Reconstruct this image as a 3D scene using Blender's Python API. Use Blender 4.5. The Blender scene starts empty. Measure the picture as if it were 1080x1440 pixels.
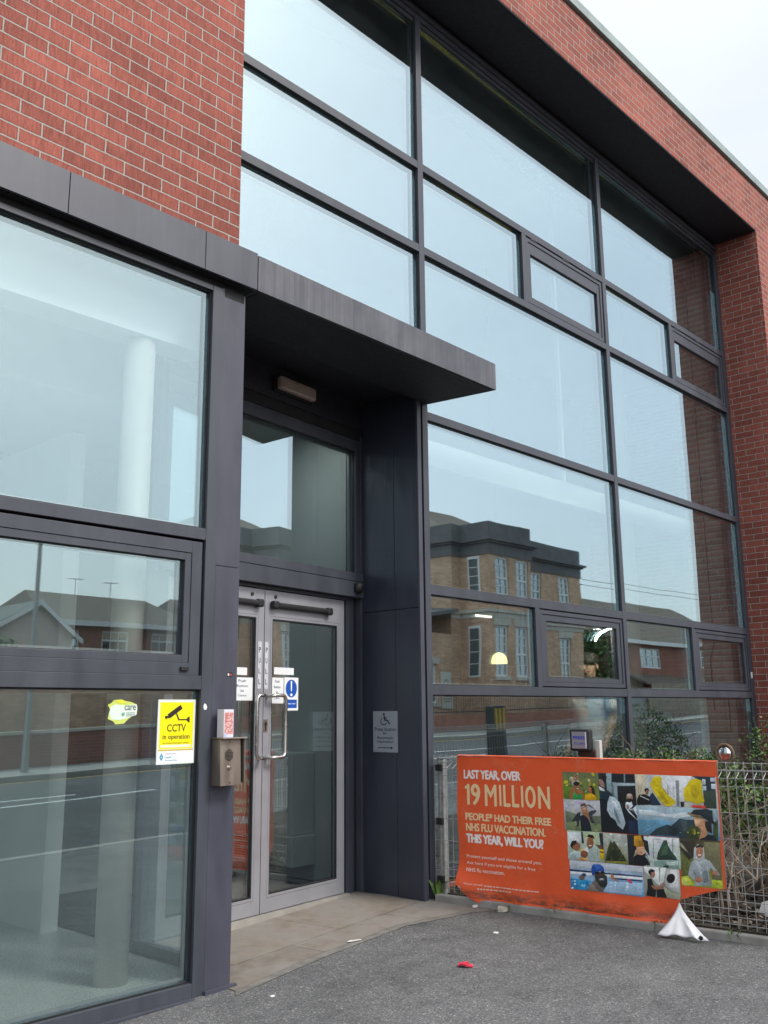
# Recreation of a street photograph: health centre entrance, built in metres, z up, street along x
import bpy, bmesh, math, random
from mathutils import Vector, Matrix, geometry
C = bpy.context.scene.collection
sc = bpy.context.scene
PI = math.pi
rnd = random.Random(11)

def lin(h):
    if isinstance(h, str):
        h = [int(h[i:i+2], 16)/255 for i in (0, 2, 4)]
        return tuple(((c+.055)/1.055)**2.4 if c > .04045 else c/12.92 for c in h)
    return tuple(h)

# ------------------------------------------------------------------ mesh builder
ORG = {}
class MB:
    def __init__(s, xf=None):
        s.v = []; s.l = []; s.f = []; s.m = []; s.uv = []; s.col = []; s.xf = xf; s.has = False
    def vert(s, p):
        s.l.append(Vector(p)); s.v.append(s.xf @ Vector(p) if s.xf else Vector(p)); return len(s.v)-1
    def fi(s, idx, m=0, uv=None, col=None):
        s.f.append(tuple(idx)); s.m.append(m); s.uv.append(uv); s.col.append(col)
        if col is not None: s.has = True
    def face(s, pts, m=0, uv=None, col=None):
        s.fi([s.vert(p) for p in pts], m, uv, col)
    def box(s, x0, y0, z0, x1, y1, z1, m=0, col=None):
        a = [s.vert(p) for p in ((x0,y0,z0),(x1,y0,z0),(x1,y1,z0),(x0,y1,z0),(x0,y0,z1),(x1,y0,z1),(x1,y1,z1),(x0,y1,z1))]
        for q in ((0,3,2,1),(4,5,6,7),(0,1,5,4),(1,2,6,5),(2,3,7,6),(3,0,4,7)):
            s.fi([a[i] for i in q], m, None, col)
    def hexa(s, p, m=0):
        a = [s.vert(q) for q in p]
        for q in ((0,3,2,1),(4,5,6,7),(0,1,5,4),(1,2,6,5),(2,3,7,6),(3,0,4,7)):
            s.fi([a[i] for i in q], m)
    def prism(s, poly, z0, z1, m=0, zf=None):
        # poly: list of (x,y); vertical extrusion
        n = len(poly); zf = zf or (lambda x, y: 0)
        a = [s.vert((x, y, z0+zf(x, y))) for x, y in poly]; b = [s.vert((x, y, z1+zf(x, y))) for x, y in poly]
        tr = geometry.tessellate_polygon([[Vector((x, y, 0)) for x, y in poly]])
        for t in tr:
            q = [poly[i] for i in t]
            ar = (q[1][0]-q[0][0])*(q[2][1]-q[0][1])-(q[2][0]-q[0][0])*(q[1][1]-q[0][1])
            t = t if ar > 0 else t[::-1]
            s.fi([b[i] for i in t], m); s.fi([a[i] for i in t[::-1]], m)
        for i in range(n):
            j = (i+1) % n
            s.fi([a[i], a[j], b[j], b[i]], m)
    def tube(s, pts, r, n=6, m=0, cap=True, col=None):
        pts = [Vector(p) for p in pts]; rs = r if isinstance(r, (list, tuple)) else [r]*len(pts)
        rings = []; up = None
        for i, p in enumerate(pts):
            d = (pts[min(i+1, len(pts)-1)]-pts[max(i-1, 0)])
            if d.length < 1e-9: d = Vector((0,0,1))
            d.normalize()
            if up is None or abs(up.dot(d)) > .95:
                up = Vector((0,0,1)) if abs(d.z) < .9 else Vector((1,0,0))
            a = d.cross(up).normalized(); b = a.cross(d).normalized(); up = b
            rings.append([s.vert(p+a*(rs[i]*math.cos(2*PI*k/n))+b*(rs[i]*math.sin(2*PI*k/n))) for k in range(n)])
        for i in range(len(rings)-1):
            for k in range(n):
                s.fi([rings[i][k], rings[i][(k+1)%n], rings[i+1][(k+1)%n], rings[i+1][k]][::-1], m, None, col)
        if cap:
            s.fi(rings[0], m, None, col); s.fi(rings[-1][::-1], m, None, col)
    def lathe(s, c, prof, n=20, m=0, axis='z'):
        rings = []
        for r, z in prof:
            ring = []
            for k in range(n):
                x, y = r*math.cos(2*PI*k/n), r*math.sin(2*PI*k/n)
                p = (c[0]+x, c[1]+y, c[2]+z) if axis == 'z' else ((c[0]+x, c[1]+z, c[2]+y) if axis == 'y' else (c[0]+z, c[1]+x, c[2]+y))
                ring.append(s.vert(p))
            rings.append(ring)
        for i in range(len(rings)-1):
            for k in range(n):
                s.fi([rings[i][k], rings[i][(k+1)%n], rings[i+1][(k+1)%n], rings[i+1][k]], m)
        s.fi(rings[0][::-1], m); s.fi(rings[-1], m)
    def frame(s, x0, z0, x1, z1, w, y0, y1, m=0, wt=None, wb=None):
        # rectangular frame in the xz plane, butted pieces
        wt = w if wt is None else wt; wb = w if wb is None else wb
        s.box(x0, y0, z0, x0+w, y1, z1, m); s.box(x1-w, y0, z0, x1, y1, z1, m)
        s.box(x0+w, y0, z0, x1-w, y1, z0+wb, m); s.box(x0+w, y0, z1-wt, x1-w, y1, z1, m)
    def build(s, name, mats, parent=None, bevel=0, smooth=False, org=None):
        if not isinstance(mats, (list, tuple)): mats = [mats]
        if parent is not None: o0 = ORG[parent]
        elif org is not None: o0 = Vector(org)
        else:
            xs = [v.x for v in s.v]; ys = [v.y for v in s.v]; zs = [v.z for v in s.v]
            o0 = Vector(((min(xs)+max(xs))/2, (min(ys)+max(ys))/2, min(zs)))
        me = bpy.data.meshes.new(name)
        me.from_pydata([tuple(v-o0) for v in s.v], [], s.f)
        for mt in mats: me.materials.append(mt)
        me.polygons.foreach_set('material_index', s.m)
        uvl = me.uv_layers.new(name='UVMap')
        uvs = []
        for fi, f in enumerate(s.f):
            if s.uv[fi] is not None:
                for u in s.uv[fi]: uvs += list(u)
                continue
            p = [s.l[i] for i in f]; nn = Vector((0,0,0))
            for i in range(len(p)):
                a, b = p[i], p[(i+1)%len(p)]
                nn += Vector(((a.y-b.y)*(a.z+b.z), (a.z-b.z)*(a.x+b.x), (a.x-b.x)*(a.y+b.y)))
            ax, ay, az = abs(nn.x), abs(nn.y), abs(nn.z)
            for q in p:
                uvs += [q.x, q.y] if az >= ax and az >= ay else ([q.x, q.z] if ay >= ax else [q.y, q.z])
        uvl.data.foreach_set('uv', uvs)
        if s.has:
            ca = me.color_attributes.new('Col', 'FLOAT_COLOR', 'CORNER'); d = []
            for fi, f in enumerate(s.f):
                c = s.col[fi] or (1,1,1)
                if isinstance(c[0], (tuple, list)):
                    for k in c: d += [k[0], k[1], k[2], 1]
                else: d += [c[0], c[1], c[2], 1]*len(f)
            ca.data.foreach_set('color', d)
        if smooth: me.polygons.foreach_set('use_smooth', [True]*len(me.polygons))
        me.update()
        o = bpy.data.objects.new(name, me); C.objects.link(o)
        if parent is not None: o.parent = parent
        else: o.location = o0
        ORG[o] = o0
        if bevel:
            b = o.modifiers.new('Bevel', 'BEVEL'); b.width = bevel; b.segments = 2; b.limit_method = 'ANGLE'; b.harden_normals = False
        return o

def tag(o, label=None, cat=None, group=None, kind=None):
    if label: o['label'] = label
    if cat: o['category'] = cat
    if group: o['group'] = group
    if kind: o['kind'] = kind
    return o
def thing(name, loc, label, cat, group=None):
    o = bpy.data.objects.new(name, None); C.objects.link(o); o.location = loc; o.empty_display_size = .1
    ORG[o] = Vector(loc); tag(o, label, cat, group); return o
def dup(root, loc, label=None, group=None):
    r = root.copy(); C.objects.link(r); r.location = loc; ORG[r] = Vector(loc)
    if label: r['label'] = label
    if group: r['group'] = group
    for ch in list(root.children):
        c = ch.copy(); C.objects.link(c); c.parent = r
        for g in ch.children:
            d = g.copy(); C.objects.link(d); d.parent = c
    return r

# ------------------------------------------------------------------ materials
class NT:
    def __init__(s, name):
        s.m = bpy.data.materials.new(name); s.m.use_nodes = True; s.t = s.m.node_tree; s.t.nodes.clear()
        s.out = s.n('ShaderNodeOutputMaterial')
    def n(s, typ, **kw):
        x = s.t.nodes.new(typ)
        for k, v in kw.items():
            if k in x.inputs.keys() or k.replace('_', ' ') in x.inputs.keys():
                x.inputs[k if k in x.inputs.keys() else k.replace('_', ' ')].default_value = v
            else: setattr(x, k, v)
        return x
    def k(s, a, b): s.t.links.new(a, b)
    def math(s, op, a, b=None):
        x = s.n('ShaderNodeMath', operation=op)
        for i, q in enumerate((a, b)):
            if q is None: continue
            if isinstance(q, (int, float)): x.inputs[i].default_value = q
            else: s.k(q, x.inputs[i])
        return x.outputs[0]
    def mix(s, f, a, b, blend='MIX'):
        x = s.n('ShaderNodeMix', data_type='RGBA', blend_type=blend)
        for i, q in ((0, f), (6, a), (7, b)):
            if isinstance(q, (int, float)): x.inputs[i].default_value = q
            elif isinstance(q, (tuple, list)): x.inputs[i].default_value = (*q[:3], 1)
            else: s.k(q, x.inputs[i])
        return x.outputs[2]
    def noise(s, vec, scale, detail=3, rough=.55):
        x = s.n('ShaderNodeTexNoise', Scale=scale, Detail=detail, Roughness=rough)
        if vec is not None: s.k(vec, x.inputs['Vector'])
        return x.outputs['Fac']
    def mapv(s, vec, sx=1, sy=1, sz=1):
        x = s.n('ShaderNodeMapping'); x.inputs['Scale'].default_value = (sx, sy, sz); s.k(vec, x.inputs['Vector']); return x.outputs[0]
    def rng(s, v, a, b, c, d):
        x = s.n('ShaderNodeMapRange'); s.k(v, x.inputs[0])
        for i, q in enumerate((a, b, c, d)): x.inputs[i+1].default_value = q
        return x.outputs[0]
    def fin(s, col, rough=.5, metal=0, bump=None, bstr=.2, bdist=.01, spec=.5, emit=None, estr=0, coat=0):
        p = s.n('ShaderNodeBsdfPrincipled')
        if isinstance(col, (tuple, list)): p.inputs['Base Color'].default_value = (*col[:3], 1)
        else: s.k(col, p.inputs['Base Color'])
        if isinstance(rough, (int, float)): p.inputs['Roughness'].default_value = rough
        else: s.k(rough, p.inputs['Roughness'])
        p.inputs['Metallic'].default_value = metal; p.inputs['Specular IOR Level'].default_value = spec
        p.inputs['Coat Weight'].default_value = coat
        if emit: p.inputs['Emission Color'].default_value = (*emit, 1); p.inputs['Emission Strength'].default_value = estr
        if bump is not None:
            b = s.n('ShaderNodeBump', Strength=bstr, Distance=bdist); s.k(bump, b.inputs['Height']); s.k(b.outputs[0], p.inputs['Normal'])
        s.k(p.outputs[0], s.out.inputs[0]); return s.m
    def coord(s, w='Object'): return s.n('ShaderNodeTexCoord').outputs[w]

def plain(name, col, rough=.5, metal=0, var=.2, scale=6, sz=1, bump=.0, bscale=120, spec=.5, coat=0):
    t = NT(name); c = lin(col); v = t.coord(); v2 = t.mapv(v, 1, 1, sz)
    f = t.rng(t.noise(v2, scale, 4), .3, .7, 1-var, 1+var)
    x = t.n('ShaderNodeVectorMath', operation='SCALE'); x.inputs[0].default_value = c; t.k(f, x.inputs['Scale'])
    r = t.rng(t.noise(v2, scale*1.7, 3), .3, .7, max(.03, rough-.08), min(1, rough+.08))
    return t.fin(x.outputs[0], r, metal, t.noise(v, bscale, 3) if bump else None, bump, .003, spec, coat=coat)

def brick(name, c1, c2, mortar, du=0, dv=0, grain=.5, bump=.5):
    t = NT(name); uv = t.coord('UV')
    mp = t.n('ShaderNodeMapping'); mp.inputs['Location'].default_value = (du, dv, 0); t.k(uv, mp.inputs[0])
    nz = t.n('ShaderNodeTexNoise', Scale=38, Detail=2); t.k(mp.outputs[0], nz.inputs['Vector'])
    ad = t.n('ShaderNodeVectorMath', operation='SUBTRACT'); t.k(nz.outputs['Color'], ad.inputs[0]); ad.inputs[1].default_value = (.5,.5,.5)
    sc_ = t.n('ShaderNodeVectorMath', operation='SCALE'); t.k(ad.outputs[0], sc_.inputs[0]); sc_.inputs['Scale'].default_value = .006
    a2 = t.n('ShaderNodeVectorMath', operation='ADD'); t.k(mp.outputs[0], a2.inputs[0]); t.k(sc_.outputs[0], a2.inputs[1])
    b = t.n('ShaderNodeTexBrick', offset=.5, Scale=1.0); b.inputs['Brick Width'].default_value = .225; b.inputs['Row Height'].default_value = .075
    b.inputs['Mortar Size'].default_value = .0046; b.inputs['Mortar Smooth'].default_value = .25; b.inputs['Bias'].default_value = 0
    b.inputs['Color1'].default_value = (*lin(c1), 1); b.inputs['Color2'].default_value = (*lin(c2), 1); b.inputs['Mortar'].default_value = (*lin(mortar), 1)
    t.k(a2.outputs[0], b.inputs['Vector'])
    g1 = t.noise(t.mapv(mp.outputs[0], 95, 11, 1), 1, 5, .72); g2 = t.noise(mp.outputs[0], 210, 3, .6); g3 = t.noise(mp.outputs[0], .9, 4, .6)
    f = t.math('MULTIPLY', t.rng(g1, .25, .75, 1-grain, 1+grain*.9), t.rng(g2, .25, .75, 1-grain*.8, 1+grain*.7))
    f = t.math('MULTIPLY', f, t.rng(g3, .3, .7, .80, 1.14))
    b2 = t.n('ShaderNodeTexBrick', offset=.5, Scale=1.0); b2.inputs['Brick Width'].default_value = .225; b2.inputs['Row Height'].default_value = .075
    b2.inputs['Mortar Size'].default_value = .0115; b2.inputs['Mortar Smooth'].default_value = .6; t.k(a2.outputs[0], b2.inputs['Vector'])
    f = t.math('MULTIPLY', f, t.rng(b2.outputs['Fac'], 0, 1, 1.04, .72))  # brick edges darkened: mortar joint shadow put into the colour
    drip = t.noise(t.mapv(mp.outputs[0], 5, .35, 1), 1, 4, .7)
    f = t.math('MULTIPLY', f, t.rng(drip, .35, .65, .86, 1.1))
    fm = t.n('ShaderNodeMix'); t.k(b.outputs['Fac'], fm.inputs[0]); t.k(f, fm.inputs[2]); t.k(t.rng(g2, .2, .8, .8, 1.15), fm.inputs[3])
    x = t.n('ShaderNodeVectorMath', operation='SCALE'); t.k(b.outputs['Color'], x.inputs[0]); t.k(fm.outputs[0], x.inputs['Scale'])
    h = t.math('SUBTRACT', t.math('MULTIPLY', g1, .25), b.outputs['Fac'])
    return t.fin(x.outputs[0], .85, 0, h, bump, .006, .3)

def glass(name, refl=.3, tint=(.80,.90,.87), rcol=(.90,.965,1.0), wob=.004, haze=0):
    t = NT(name); v = t.coord()
    fr = t.n('ShaderNodeFresnel', IOR=1.52)
    nz = t.n('ShaderNodeTexNoise', Scale=1.3, Detail=1); t.k(v, nz.inputs['Vector'])      # slow roller-wave of float glass
    sb = t.n('ShaderNodeVectorMath', operation='SUBTRACT'); t.k(nz.outputs['Color'], sb.inputs[0]); sb.inputs[1].default_value = (.5,.5,.5)
    sl_ = t.n('ShaderNodeVectorMath', operation='SCALE'); t.k(sb.outputs[0], sl_.inputs[0]); sl_.inputs['Scale'].default_value = wob
    ge = t.n('ShaderNodeNewGeometry'); av = t.n('ShaderNodeVectorMath', operation='ADD'); t.k(ge.outputs['Normal'], av.inputs[0]); t.k(sl_.outputs[0], av.inputs[1])
    bp = t.n('ShaderNodeVectorMath', operation='NORMALIZE'); t.k(av.outputs[0], bp.inputs[0])
    t.k(t.rng(ge.outputs['Backfacing'], 0, 1, 1.52, 1/1.52), fr.inputs['IOR'])      # thin pane: same reflectance from both faces
    fac = t.rng(fr.outputs[0], 0.043, 1, refl, 1)
    gl = t.n('ShaderNodeBsdfGlossy', Roughness=0.0); gl.inputs['Color'].default_value = (*rcol, 1); t.k(bp.outputs[0], gl.inputs['Normal'])
    tr = t.n('ShaderNodeBsdfTransparent'); tr.inputs['Color'].default_value = (*tint, 1)
    mx = t.n('ShaderNodeMixShader'); t.k(fac, mx.inputs[0]); t.k(tr.outputs[0], mx.inputs[1]); t.k(gl.outputs[0], mx.inputs[2])
    # thin film of dust on the outside
    df = t.n('ShaderNodeBsdfDiffuse'); df.inputs['Color'].default_value = (.55,.55,.52,1)
    d = t.math('MULTIPLY', t.rng(t.noise(v, 3.5, 5, .7), .45, .8, 0, 1), .015+haze)
    m2 = t.n('ShaderNodeMixShader'); t.k(d, m2.inputs[0]); t.k(mx.outputs[0], m2.inputs[1]); t.k(df.outputs[0], m2.inputs[2])
    t.k(m2.outputs[0], t.out.inputs[0]); return t.m

def asphalt(name, base, speck, sc1=1.0):
    t = NT(name); v = t.coord()
    vo = t.n('ShaderNodeTexVoronoi', Scale=150*sc1); t.k(v, vo.inputs['Vector'])
    vc = t.n('ShaderNodeSeparateColor'); t.k(vo.outputs['Color'], vc.inputs[0])
    n1 = t.noise(v, 260*sc1, 3, .7); n2 = t.noise(v, 1.3, 5, .6); n3 = t.noise(v, 9, 4, .6)
    c = t.mix(t.rng(vc.outputs[0], .15, .95, 0, 1), lin(base), lin(speck))
    c = t.mix(t.rng(vc.outputs[1], .93, .96, 0, .8), c, (.34,.33,.31))
    f = t.math('MULTIPLY', t.rng(n1, .3, .7, .72, 1.28), t.math('MULTIPLY', t.rng(n2, .3, .7, .84, 1.14), t.rng(n3, .3, .7, .88, 1.1)))
    x = t.n('ShaderNodeVectorMath', operation='SCALE'); t.k(c, x.inputs[0]); t.k(f, x.inputs['Scale'])
    gum = t.n('ShaderNodeTexVoronoi', Scale=2.3); t.k(v, gum.inputs['Vector']); gm = t.rng(gum.outputs['Distance'], .028, .045, 1, 0)
    n4 = t.noise(v, .55, 3, .5); n5 = t.noise(v, 4.2, 6, .75)
    x2 = t.n('ShaderNodeVectorMath', operation='SCALE'); t.k(x.outputs[0], x2.inputs[0]); t.k(t.math('MULTIPLY', t.rng(n4, .35, .65, .84, 1.10), t.rng(n5, .36, .5, .80, 1.03)), x2.inputs['Scale'])
    xo = t.mix(t.math('MULTIPLY', gm, t.rng(n2, .42, .55, 0, .55)), x2.outputs[0], (.30,.29,.28))
    h = t.math('ADD', t.math('MULTIPLY', vo.outputs['Distance'], -.6), n1)
    return t.fin(xo, .88, 0, h, .55, .006, .35)

def paving(name):
    t = NT(name); uv = t.coord('UV')
    b = t.n('ShaderNodeTexBrick', offset=.5, Scale=1.0); b.inputs['Brick Width'].default_value = .9; b.inputs['Row Height'].default_value = .6
    b.inputs['Mortar Size'].default_value = .004; b.inputs['Mortar Smooth'].default_value = .3
    b.inputs['Color1'].default_value = (.275,.232,.19,1); b.inputs['Color2'].default_value = (.235,.205,.175,1); b.inputs['Mortar'].default_value = (.09,.08,.07,1)
    t.k(uv, b.inputs['Vector'])
    n1 = t.noise(uv, 2.2, 5, .65); n2 = t.noise(uv, 160, 3, .7); n3 = t.noise(uv, 11, 5, .65)
    f = t.math('MULTIPLY', t.rng(n1, .3, .7, .78, 1.2), t.math('MULTIPLY', t.rng(n2, .3, .7, .78, 1.22), t.rng(n3, .35, .65, .86, 1.08)))
    x = t.n('ShaderNodeVectorMath', operation='SCALE'); t.k(b.outputs['Color'], x.inputs[0]); t.k(f, x.inputs['Scale'])
    c = t.mix(t.rng(n1, .42, .6, 0, .6), x.outputs[0], (.24,.235,.225))
    h = t.math('SUBTRACT', t.math('MULTIPLY', n2, .25), b.outputs['Fac'])
    return t.fin(c, .85, 0, h, .4, .005, .3)

def streak_metal(name, col, stain, rough=.42, amt=.5, spec=.5):
    # painted sheet with vertical rain streaks and dull patches
    t = NT(name); v = t.coord(); c = lin(col)
    s1 = t.math('ADD', t.math('MULTIPLY', t.noise(t.mapv(v, 26, 26, .7), 1, 5, .75), .6), t.math('MULTIPLY', t.noise(t.mapv(v, 4, 4, 3), 1, 3, .6), .42)); s2 = t.noise(t.mapv(v, 7, 7, 2), 1, 4, .6); s3 = t.noise(v, 160, 2, .6)
    k = t.mix(t.math('MULTIPLY', t.rng(s1, .4, .75, 0, 1), amt), c, lin(stain))
    f = t.math('MULTIPLY', t.rng(s2, .3, .7, .86, 1.14), t.rng(s3, .3, .7, .95, 1.05))
    x = t.n('ShaderNodeVectorMath', operation='SCALE'); t.k(k, x.inputs[0]); t.k(f, x.inputs['Scale'])
    return t.fin(x.outputs[0], t.rng(s2, .3, .7, rough-.1, rough+.12), 0, s3, .05, .002, spec)

def printed(name, rough=.45, var=.10, scale=90):
    t = NT(name); a = t.n('ShaderNodeVertexColor', layer_name='Col'); v = t.coord()
    f = t.math('MULTIPLY', t.rng(t.noise(v, scale, 4, .7), .3, .7, 1-var, 1+var), t.rng(t.noise(v, scale*.22, 3), .3, .7, 1-var, 1+var))
    x = t.n('ShaderNodeVectorMath', operation='SCALE'); t.k(a.outputs[0], x.inputs[0]); t.k(f, x.inputs['Scale'])
    return t.fin(x.outputs[0], rough)

M = {}
M['brick'] = brick('red_brick', (.345,.105,.077), (.245,.074,.056), (.38,.34,.305), du=-.045, dv=-.055)
M['brick_jamb'] = M['brick']
M['brick_tan'] = brick('tan_brick', (.74,.47,.30), (.52,.31,.20), (.48,.41,.35), grain=.3)
M['brick_far'] = brick('dark_red_brick', (.38,.14,.095), (.28,.11,.08), (.30,.26,.22), grain=.3)
M['frame'] = streak_metal('grey_powder_coat', (.048,.053,.070), (.088,.092,.108), .42, .3)
M['fascia'] = streak_metal('weathered_fascia', (.062,.066,.084), (.115,.12,.138), .42, .3)
M['canopy'] = streak_metal('stained_canopy', (.060,.062,.078), (.20,.20,.215), .45, .55)
M['post'] = streak_metal('post_panel', (.053,.056,.078), (.10,.10,.128), .40, .25)
M['clad'] = streak_metal('dark_cladding', (.032,.037,.058), (.07,.075,.10), .40, .3)
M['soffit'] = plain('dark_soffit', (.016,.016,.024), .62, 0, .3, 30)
M['black'] = plain('black_rubber', (.012,.012,.014), .55, 0, .2)
M['gap'] = plain('shadow_gap', (.010,.010,.013), .8, 0, .1)
M['spacer'] = plain('spacer_bar', (.42,.43,.44), .4, .3, .1)
M['alu'] = plain('satin_aluminium', (.35,.355,.385), .38, .35, .07, 5, 1, .02, 300)
M['steel'] = plain('brushed_steel', (.62,.60,.57), .22, 1, .08, 20)
M['steel_warm'] = plain('dull_steel', (.34,.285,.245), .36, .85, .18, 14, .2, .03, 200)
M['galv'] = plain('galvanised_wire', (.38,.38,.37), .45, .55, .22, 30)
M['glass'] = glass('coated_glass', .38, (.93,.97,.95), (.765,.93,1.0), .004)
M['glass_bay'] = glass('bay_glass', .225, (.95,.985,.98), (.74,.93,.985), .004)
M['glass_door'] = glass('door_glass', .31, (.92,.97,.95), (.88,.96,1.0), .004)
M['glass_far'] = glass('far_window_glass', .45, (.25,.3,.3))
M['white'] = plain('white_paint', (.78,.78,.76), .5, 0, .05)
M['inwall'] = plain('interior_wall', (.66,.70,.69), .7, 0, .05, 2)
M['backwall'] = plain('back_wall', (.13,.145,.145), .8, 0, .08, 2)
M['block'] = brick('painted_block', (.80,.80,.76), (.76,.76,.72), (.60,.60,.57), grain=.06, bump=.3)
M['infloor'] = plain('vinyl_floor', (.50,.54,.52), .3, 0, .14, 60)
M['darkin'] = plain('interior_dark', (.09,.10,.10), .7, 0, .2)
M['column'] = plain('painted_column', (.50,.50,.46), .5, 0, .07)
M['wood'] = plain('brown_timber', (.20,.105,.05), .45, 0, .3, 5, 12)
M['conc'] = plain('concrete', (.27,.26,.24), .9, 0, .22, 8, 1, .35, 90)
M['conc_l'] = plain('pale_concrete', (.30,.285,.26), .9, 0, .18, 6, 1, .3, 90)
M['asphalt'] = asphalt('forecourt_tarmac', (.092,.094,.098), (.182,.182,.182))
M['road'] = asphalt('road_tarmac', (.042,.045,.052), (.085,.085,.09), .6)
M['paving'] = paving('buff_paving')
M['coping'] = plain('pale_coping', (.25,.31,.305), .5, 0, .2, 4)
M['soil'] = plain('dark_soil', (.035,.027,.02), .95, 0, .5, 9, 1, .8, 40)
M['bark1'] = plain('bark_chip', (.055,.040,.03), .9, 0, .5, 30)
M['bark2'] = plain('pale_chip', (.17,.14,.11), .9, 0, .4, 30)
M['paper'] = plain('white_scrap', (.78,.78,.77), .6, 0, .06)
M['leaf'] = plain('green_leaf', (.075,.135,.028), .5, 0, .5, 14)
M['leaf2'] = plain('dark_leaf', (.035,.075,.02), .5, 0, .5, 14)
M['leaf3'] = plain('bright_leaf', (.14,.24,.04), .5, 0, .4, 14)
M['twig'] = plain('bare_twig', (.16,.115,.075), .85, 0, .35, 20)
M['twig2'] = plain('pale_twig', (.34,.29,.23), .85, 0, .3, 20)
M['print'] = printed('printed_artwork', .45, .2, 70)
M['sign'] = printed('printed_sign', .35, .03, 40)
M['yellow_line'] = plain('yellow_road_paint', (.62,.36,.03), .8, 0, .25, 12)
M['white_line'] = plain('white_road_paint', (.62,.62,.60), .8, 0, .25, 12)
M['slate'] = plain('dark_render', (.14,.132,.135), .8, 0, .2, 3)
M['edge'] = plain('paving_edge', (.185,.172,.155), .9, 0, .3, 12, 1, .4, 90)
M['stone'] = plain('pale_stone', (.50,.46,.39), .85, 0, .15, 4)
M['render'] = plain('pinkish_render', (.58,.46,.40), .9, 0, .12, 5)

def tile_roof(name, col):
    t = NT(name); uv = t.coord('UV')
    w = t.n('ShaderNodeTexWave', wave_type='BANDS', bands_direction='Y', Scale=3.2, Distortion=.4); t.k(uv, w.inputs['Vector'])
    f = t.math('MULTIPLY', t.rng(w.outputs['Fac'], 0, 1, .7, 1.15), t.rng(t.noise(uv, 3, 4), .3, .7, .8, 1.2))
    x = t.n('ShaderNodeVectorMath', operation='SCALE'); x.inputs[0].default_value = lin(col); t.k(f, x.inputs['Scale'])
    return t.fin(x.outputs[0], .85, 0, w.outputs['Fac'], .5, .02)
M['tiles'] = tile_roof('brown_roof_tiles', (.15,.115,.085))
M['tiles_g'] = tile_roof('grey_roof_tiles', (.17,.175,.165))

def vinyl(name):
    # orange banner vinyl: creases, grime and painted fold shade above the hem
    t = NT(name); uv = t.coord('UV'); v = t.coord()
    sp = t.n('ShaderNodeSeparateXYZ'); t.k(uv, sp.inputs[0])
    n1 = t.noise(uv, 5, 5, .65); n2 = t.noise(uv, 55, 4, .7); n3 = t.noise(t.mapv(uv, 1.2, 9, 1), 1, 4, .6)
    c = t.mix(t.rng(n1, .3, .7, 0, .35), (.80,.108,.030), (.70,.088,.025))
    hem = t.math('MULTIPLY', t.rng(sp.outputs[1], .095, .112, 0, 1), t.rng(sp.outputs[1], .118, .19, 1, 0))
    dirt_shade = t.math('MULTIPLY', hem, t.rng(t.noise(t.mapv(uv, 14, 40, 1), 1, 5, .7), .36, .58, 0, .95))  # brown band: grime plus the fold's shade put into the colour
    c = t.mix(dirt_shade, c, (.10,.055,.035))
    cr = t.rng(t.noise(t.mapv(uv, 3, 3, 1), 3, 6, .75), .49, .505, 0, 1); cr2 = t.rng(t.noise(t.mapv(uv, 3, 3, 1), 3, 6, .75), .505, .52, 1, 0)
    crease = t.math('MULTIPLY', t.math('MULTIPLY', cr, cr2), t.rng(n1, .5, .62, 0, .45))
    c = t.mix(crease, c, (.66,.34,.25))
    h = t.math('ADD', t.math('MULTIPLY', n1, 1.0), t.math('MULTIPLY', n2, .12))
    return t.fin(c, .42, 0, h, .35, .02, .45)
M['vinyl'] = vinyl('orange_vinyl')
M['vinyl_back'] = plain('white_vinyl', (.74,.74,.76), .5, 0, .06, 9, 1, .25, 30)

def emit(name, col, s):
    t = NT(name); e = t.n('ShaderNodeEmission', Strength=s); e.inputs[0].default_value = (*col, 1); t.k(e.outputs[0], t.out.inputs[0]); return t.m
M['lamp'] = emit('lit_lampshade', (1.0,.80,.34), 2.6)
M['panel'] = emit('fill_light_glow', (.95,1.0,.98), 13)  # glow of the added lobby fill lights
M['tube'] = emit('lit_tube', (1.0,.93,.72), 3)
M['arc'] = emit('lit_arc', (1.0,.96,.86), 380)

# ------------------------------------------------------------------ flat lettering and graphics
def text_faces(body, bold=0.0, space=1.0):
    cu = bpy.data.curves.new('t', 'FONT'); cu.body = body; cu.offset = bold; cu.resolution_u = 3; cu.space_character = space
    o = bpy.data.objects.new('t', cu); C.objects.link(o)
    me = bpy.data.meshes.new_from_object(o.evaluated_get(bpy.context.evaluated_depsgraph_get()))
    V = [(v.co.x, v.co.y) for v in me.vertices]; F = [tuple(p.vertices) for p in me.polygons]
    bpy.data.objects.remove(o); bpy.data.curves.remove(cu); bpy.data.meshes.remove(me)
    return V, F
def put_text(mb, body, box, fn, col, bold=0.0, layer=2, m=0, space=1.0, b2=0):
    V, F = text_faces(body, bold, space)
    if not F: return
    xs = [v[0] for v in V]; ys = [v[1] for v in V]; x0, x1, y0, y1 = min(xs), max(xs), min(ys), max(ys)
    bx0, by0, bx1, by1 = box
    for k, (dx, dy) in enumerate([(0,0)]+([(-b2,0),(b2,0),(0,b2*.7),(0,-b2*.7)] if b2 else [])):
        ids = [mb.vert(fn(bx0+(x-x0)/(x1-x0)*(bx1-bx0)+dx, by0+(y-y0)/(y1-y0)*(by1-by0)+dy, layer+k*.12)) for x, y in V]
        for f in F: mb.fi([ids[i] for i in f], m, None, lin(col))
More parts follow.
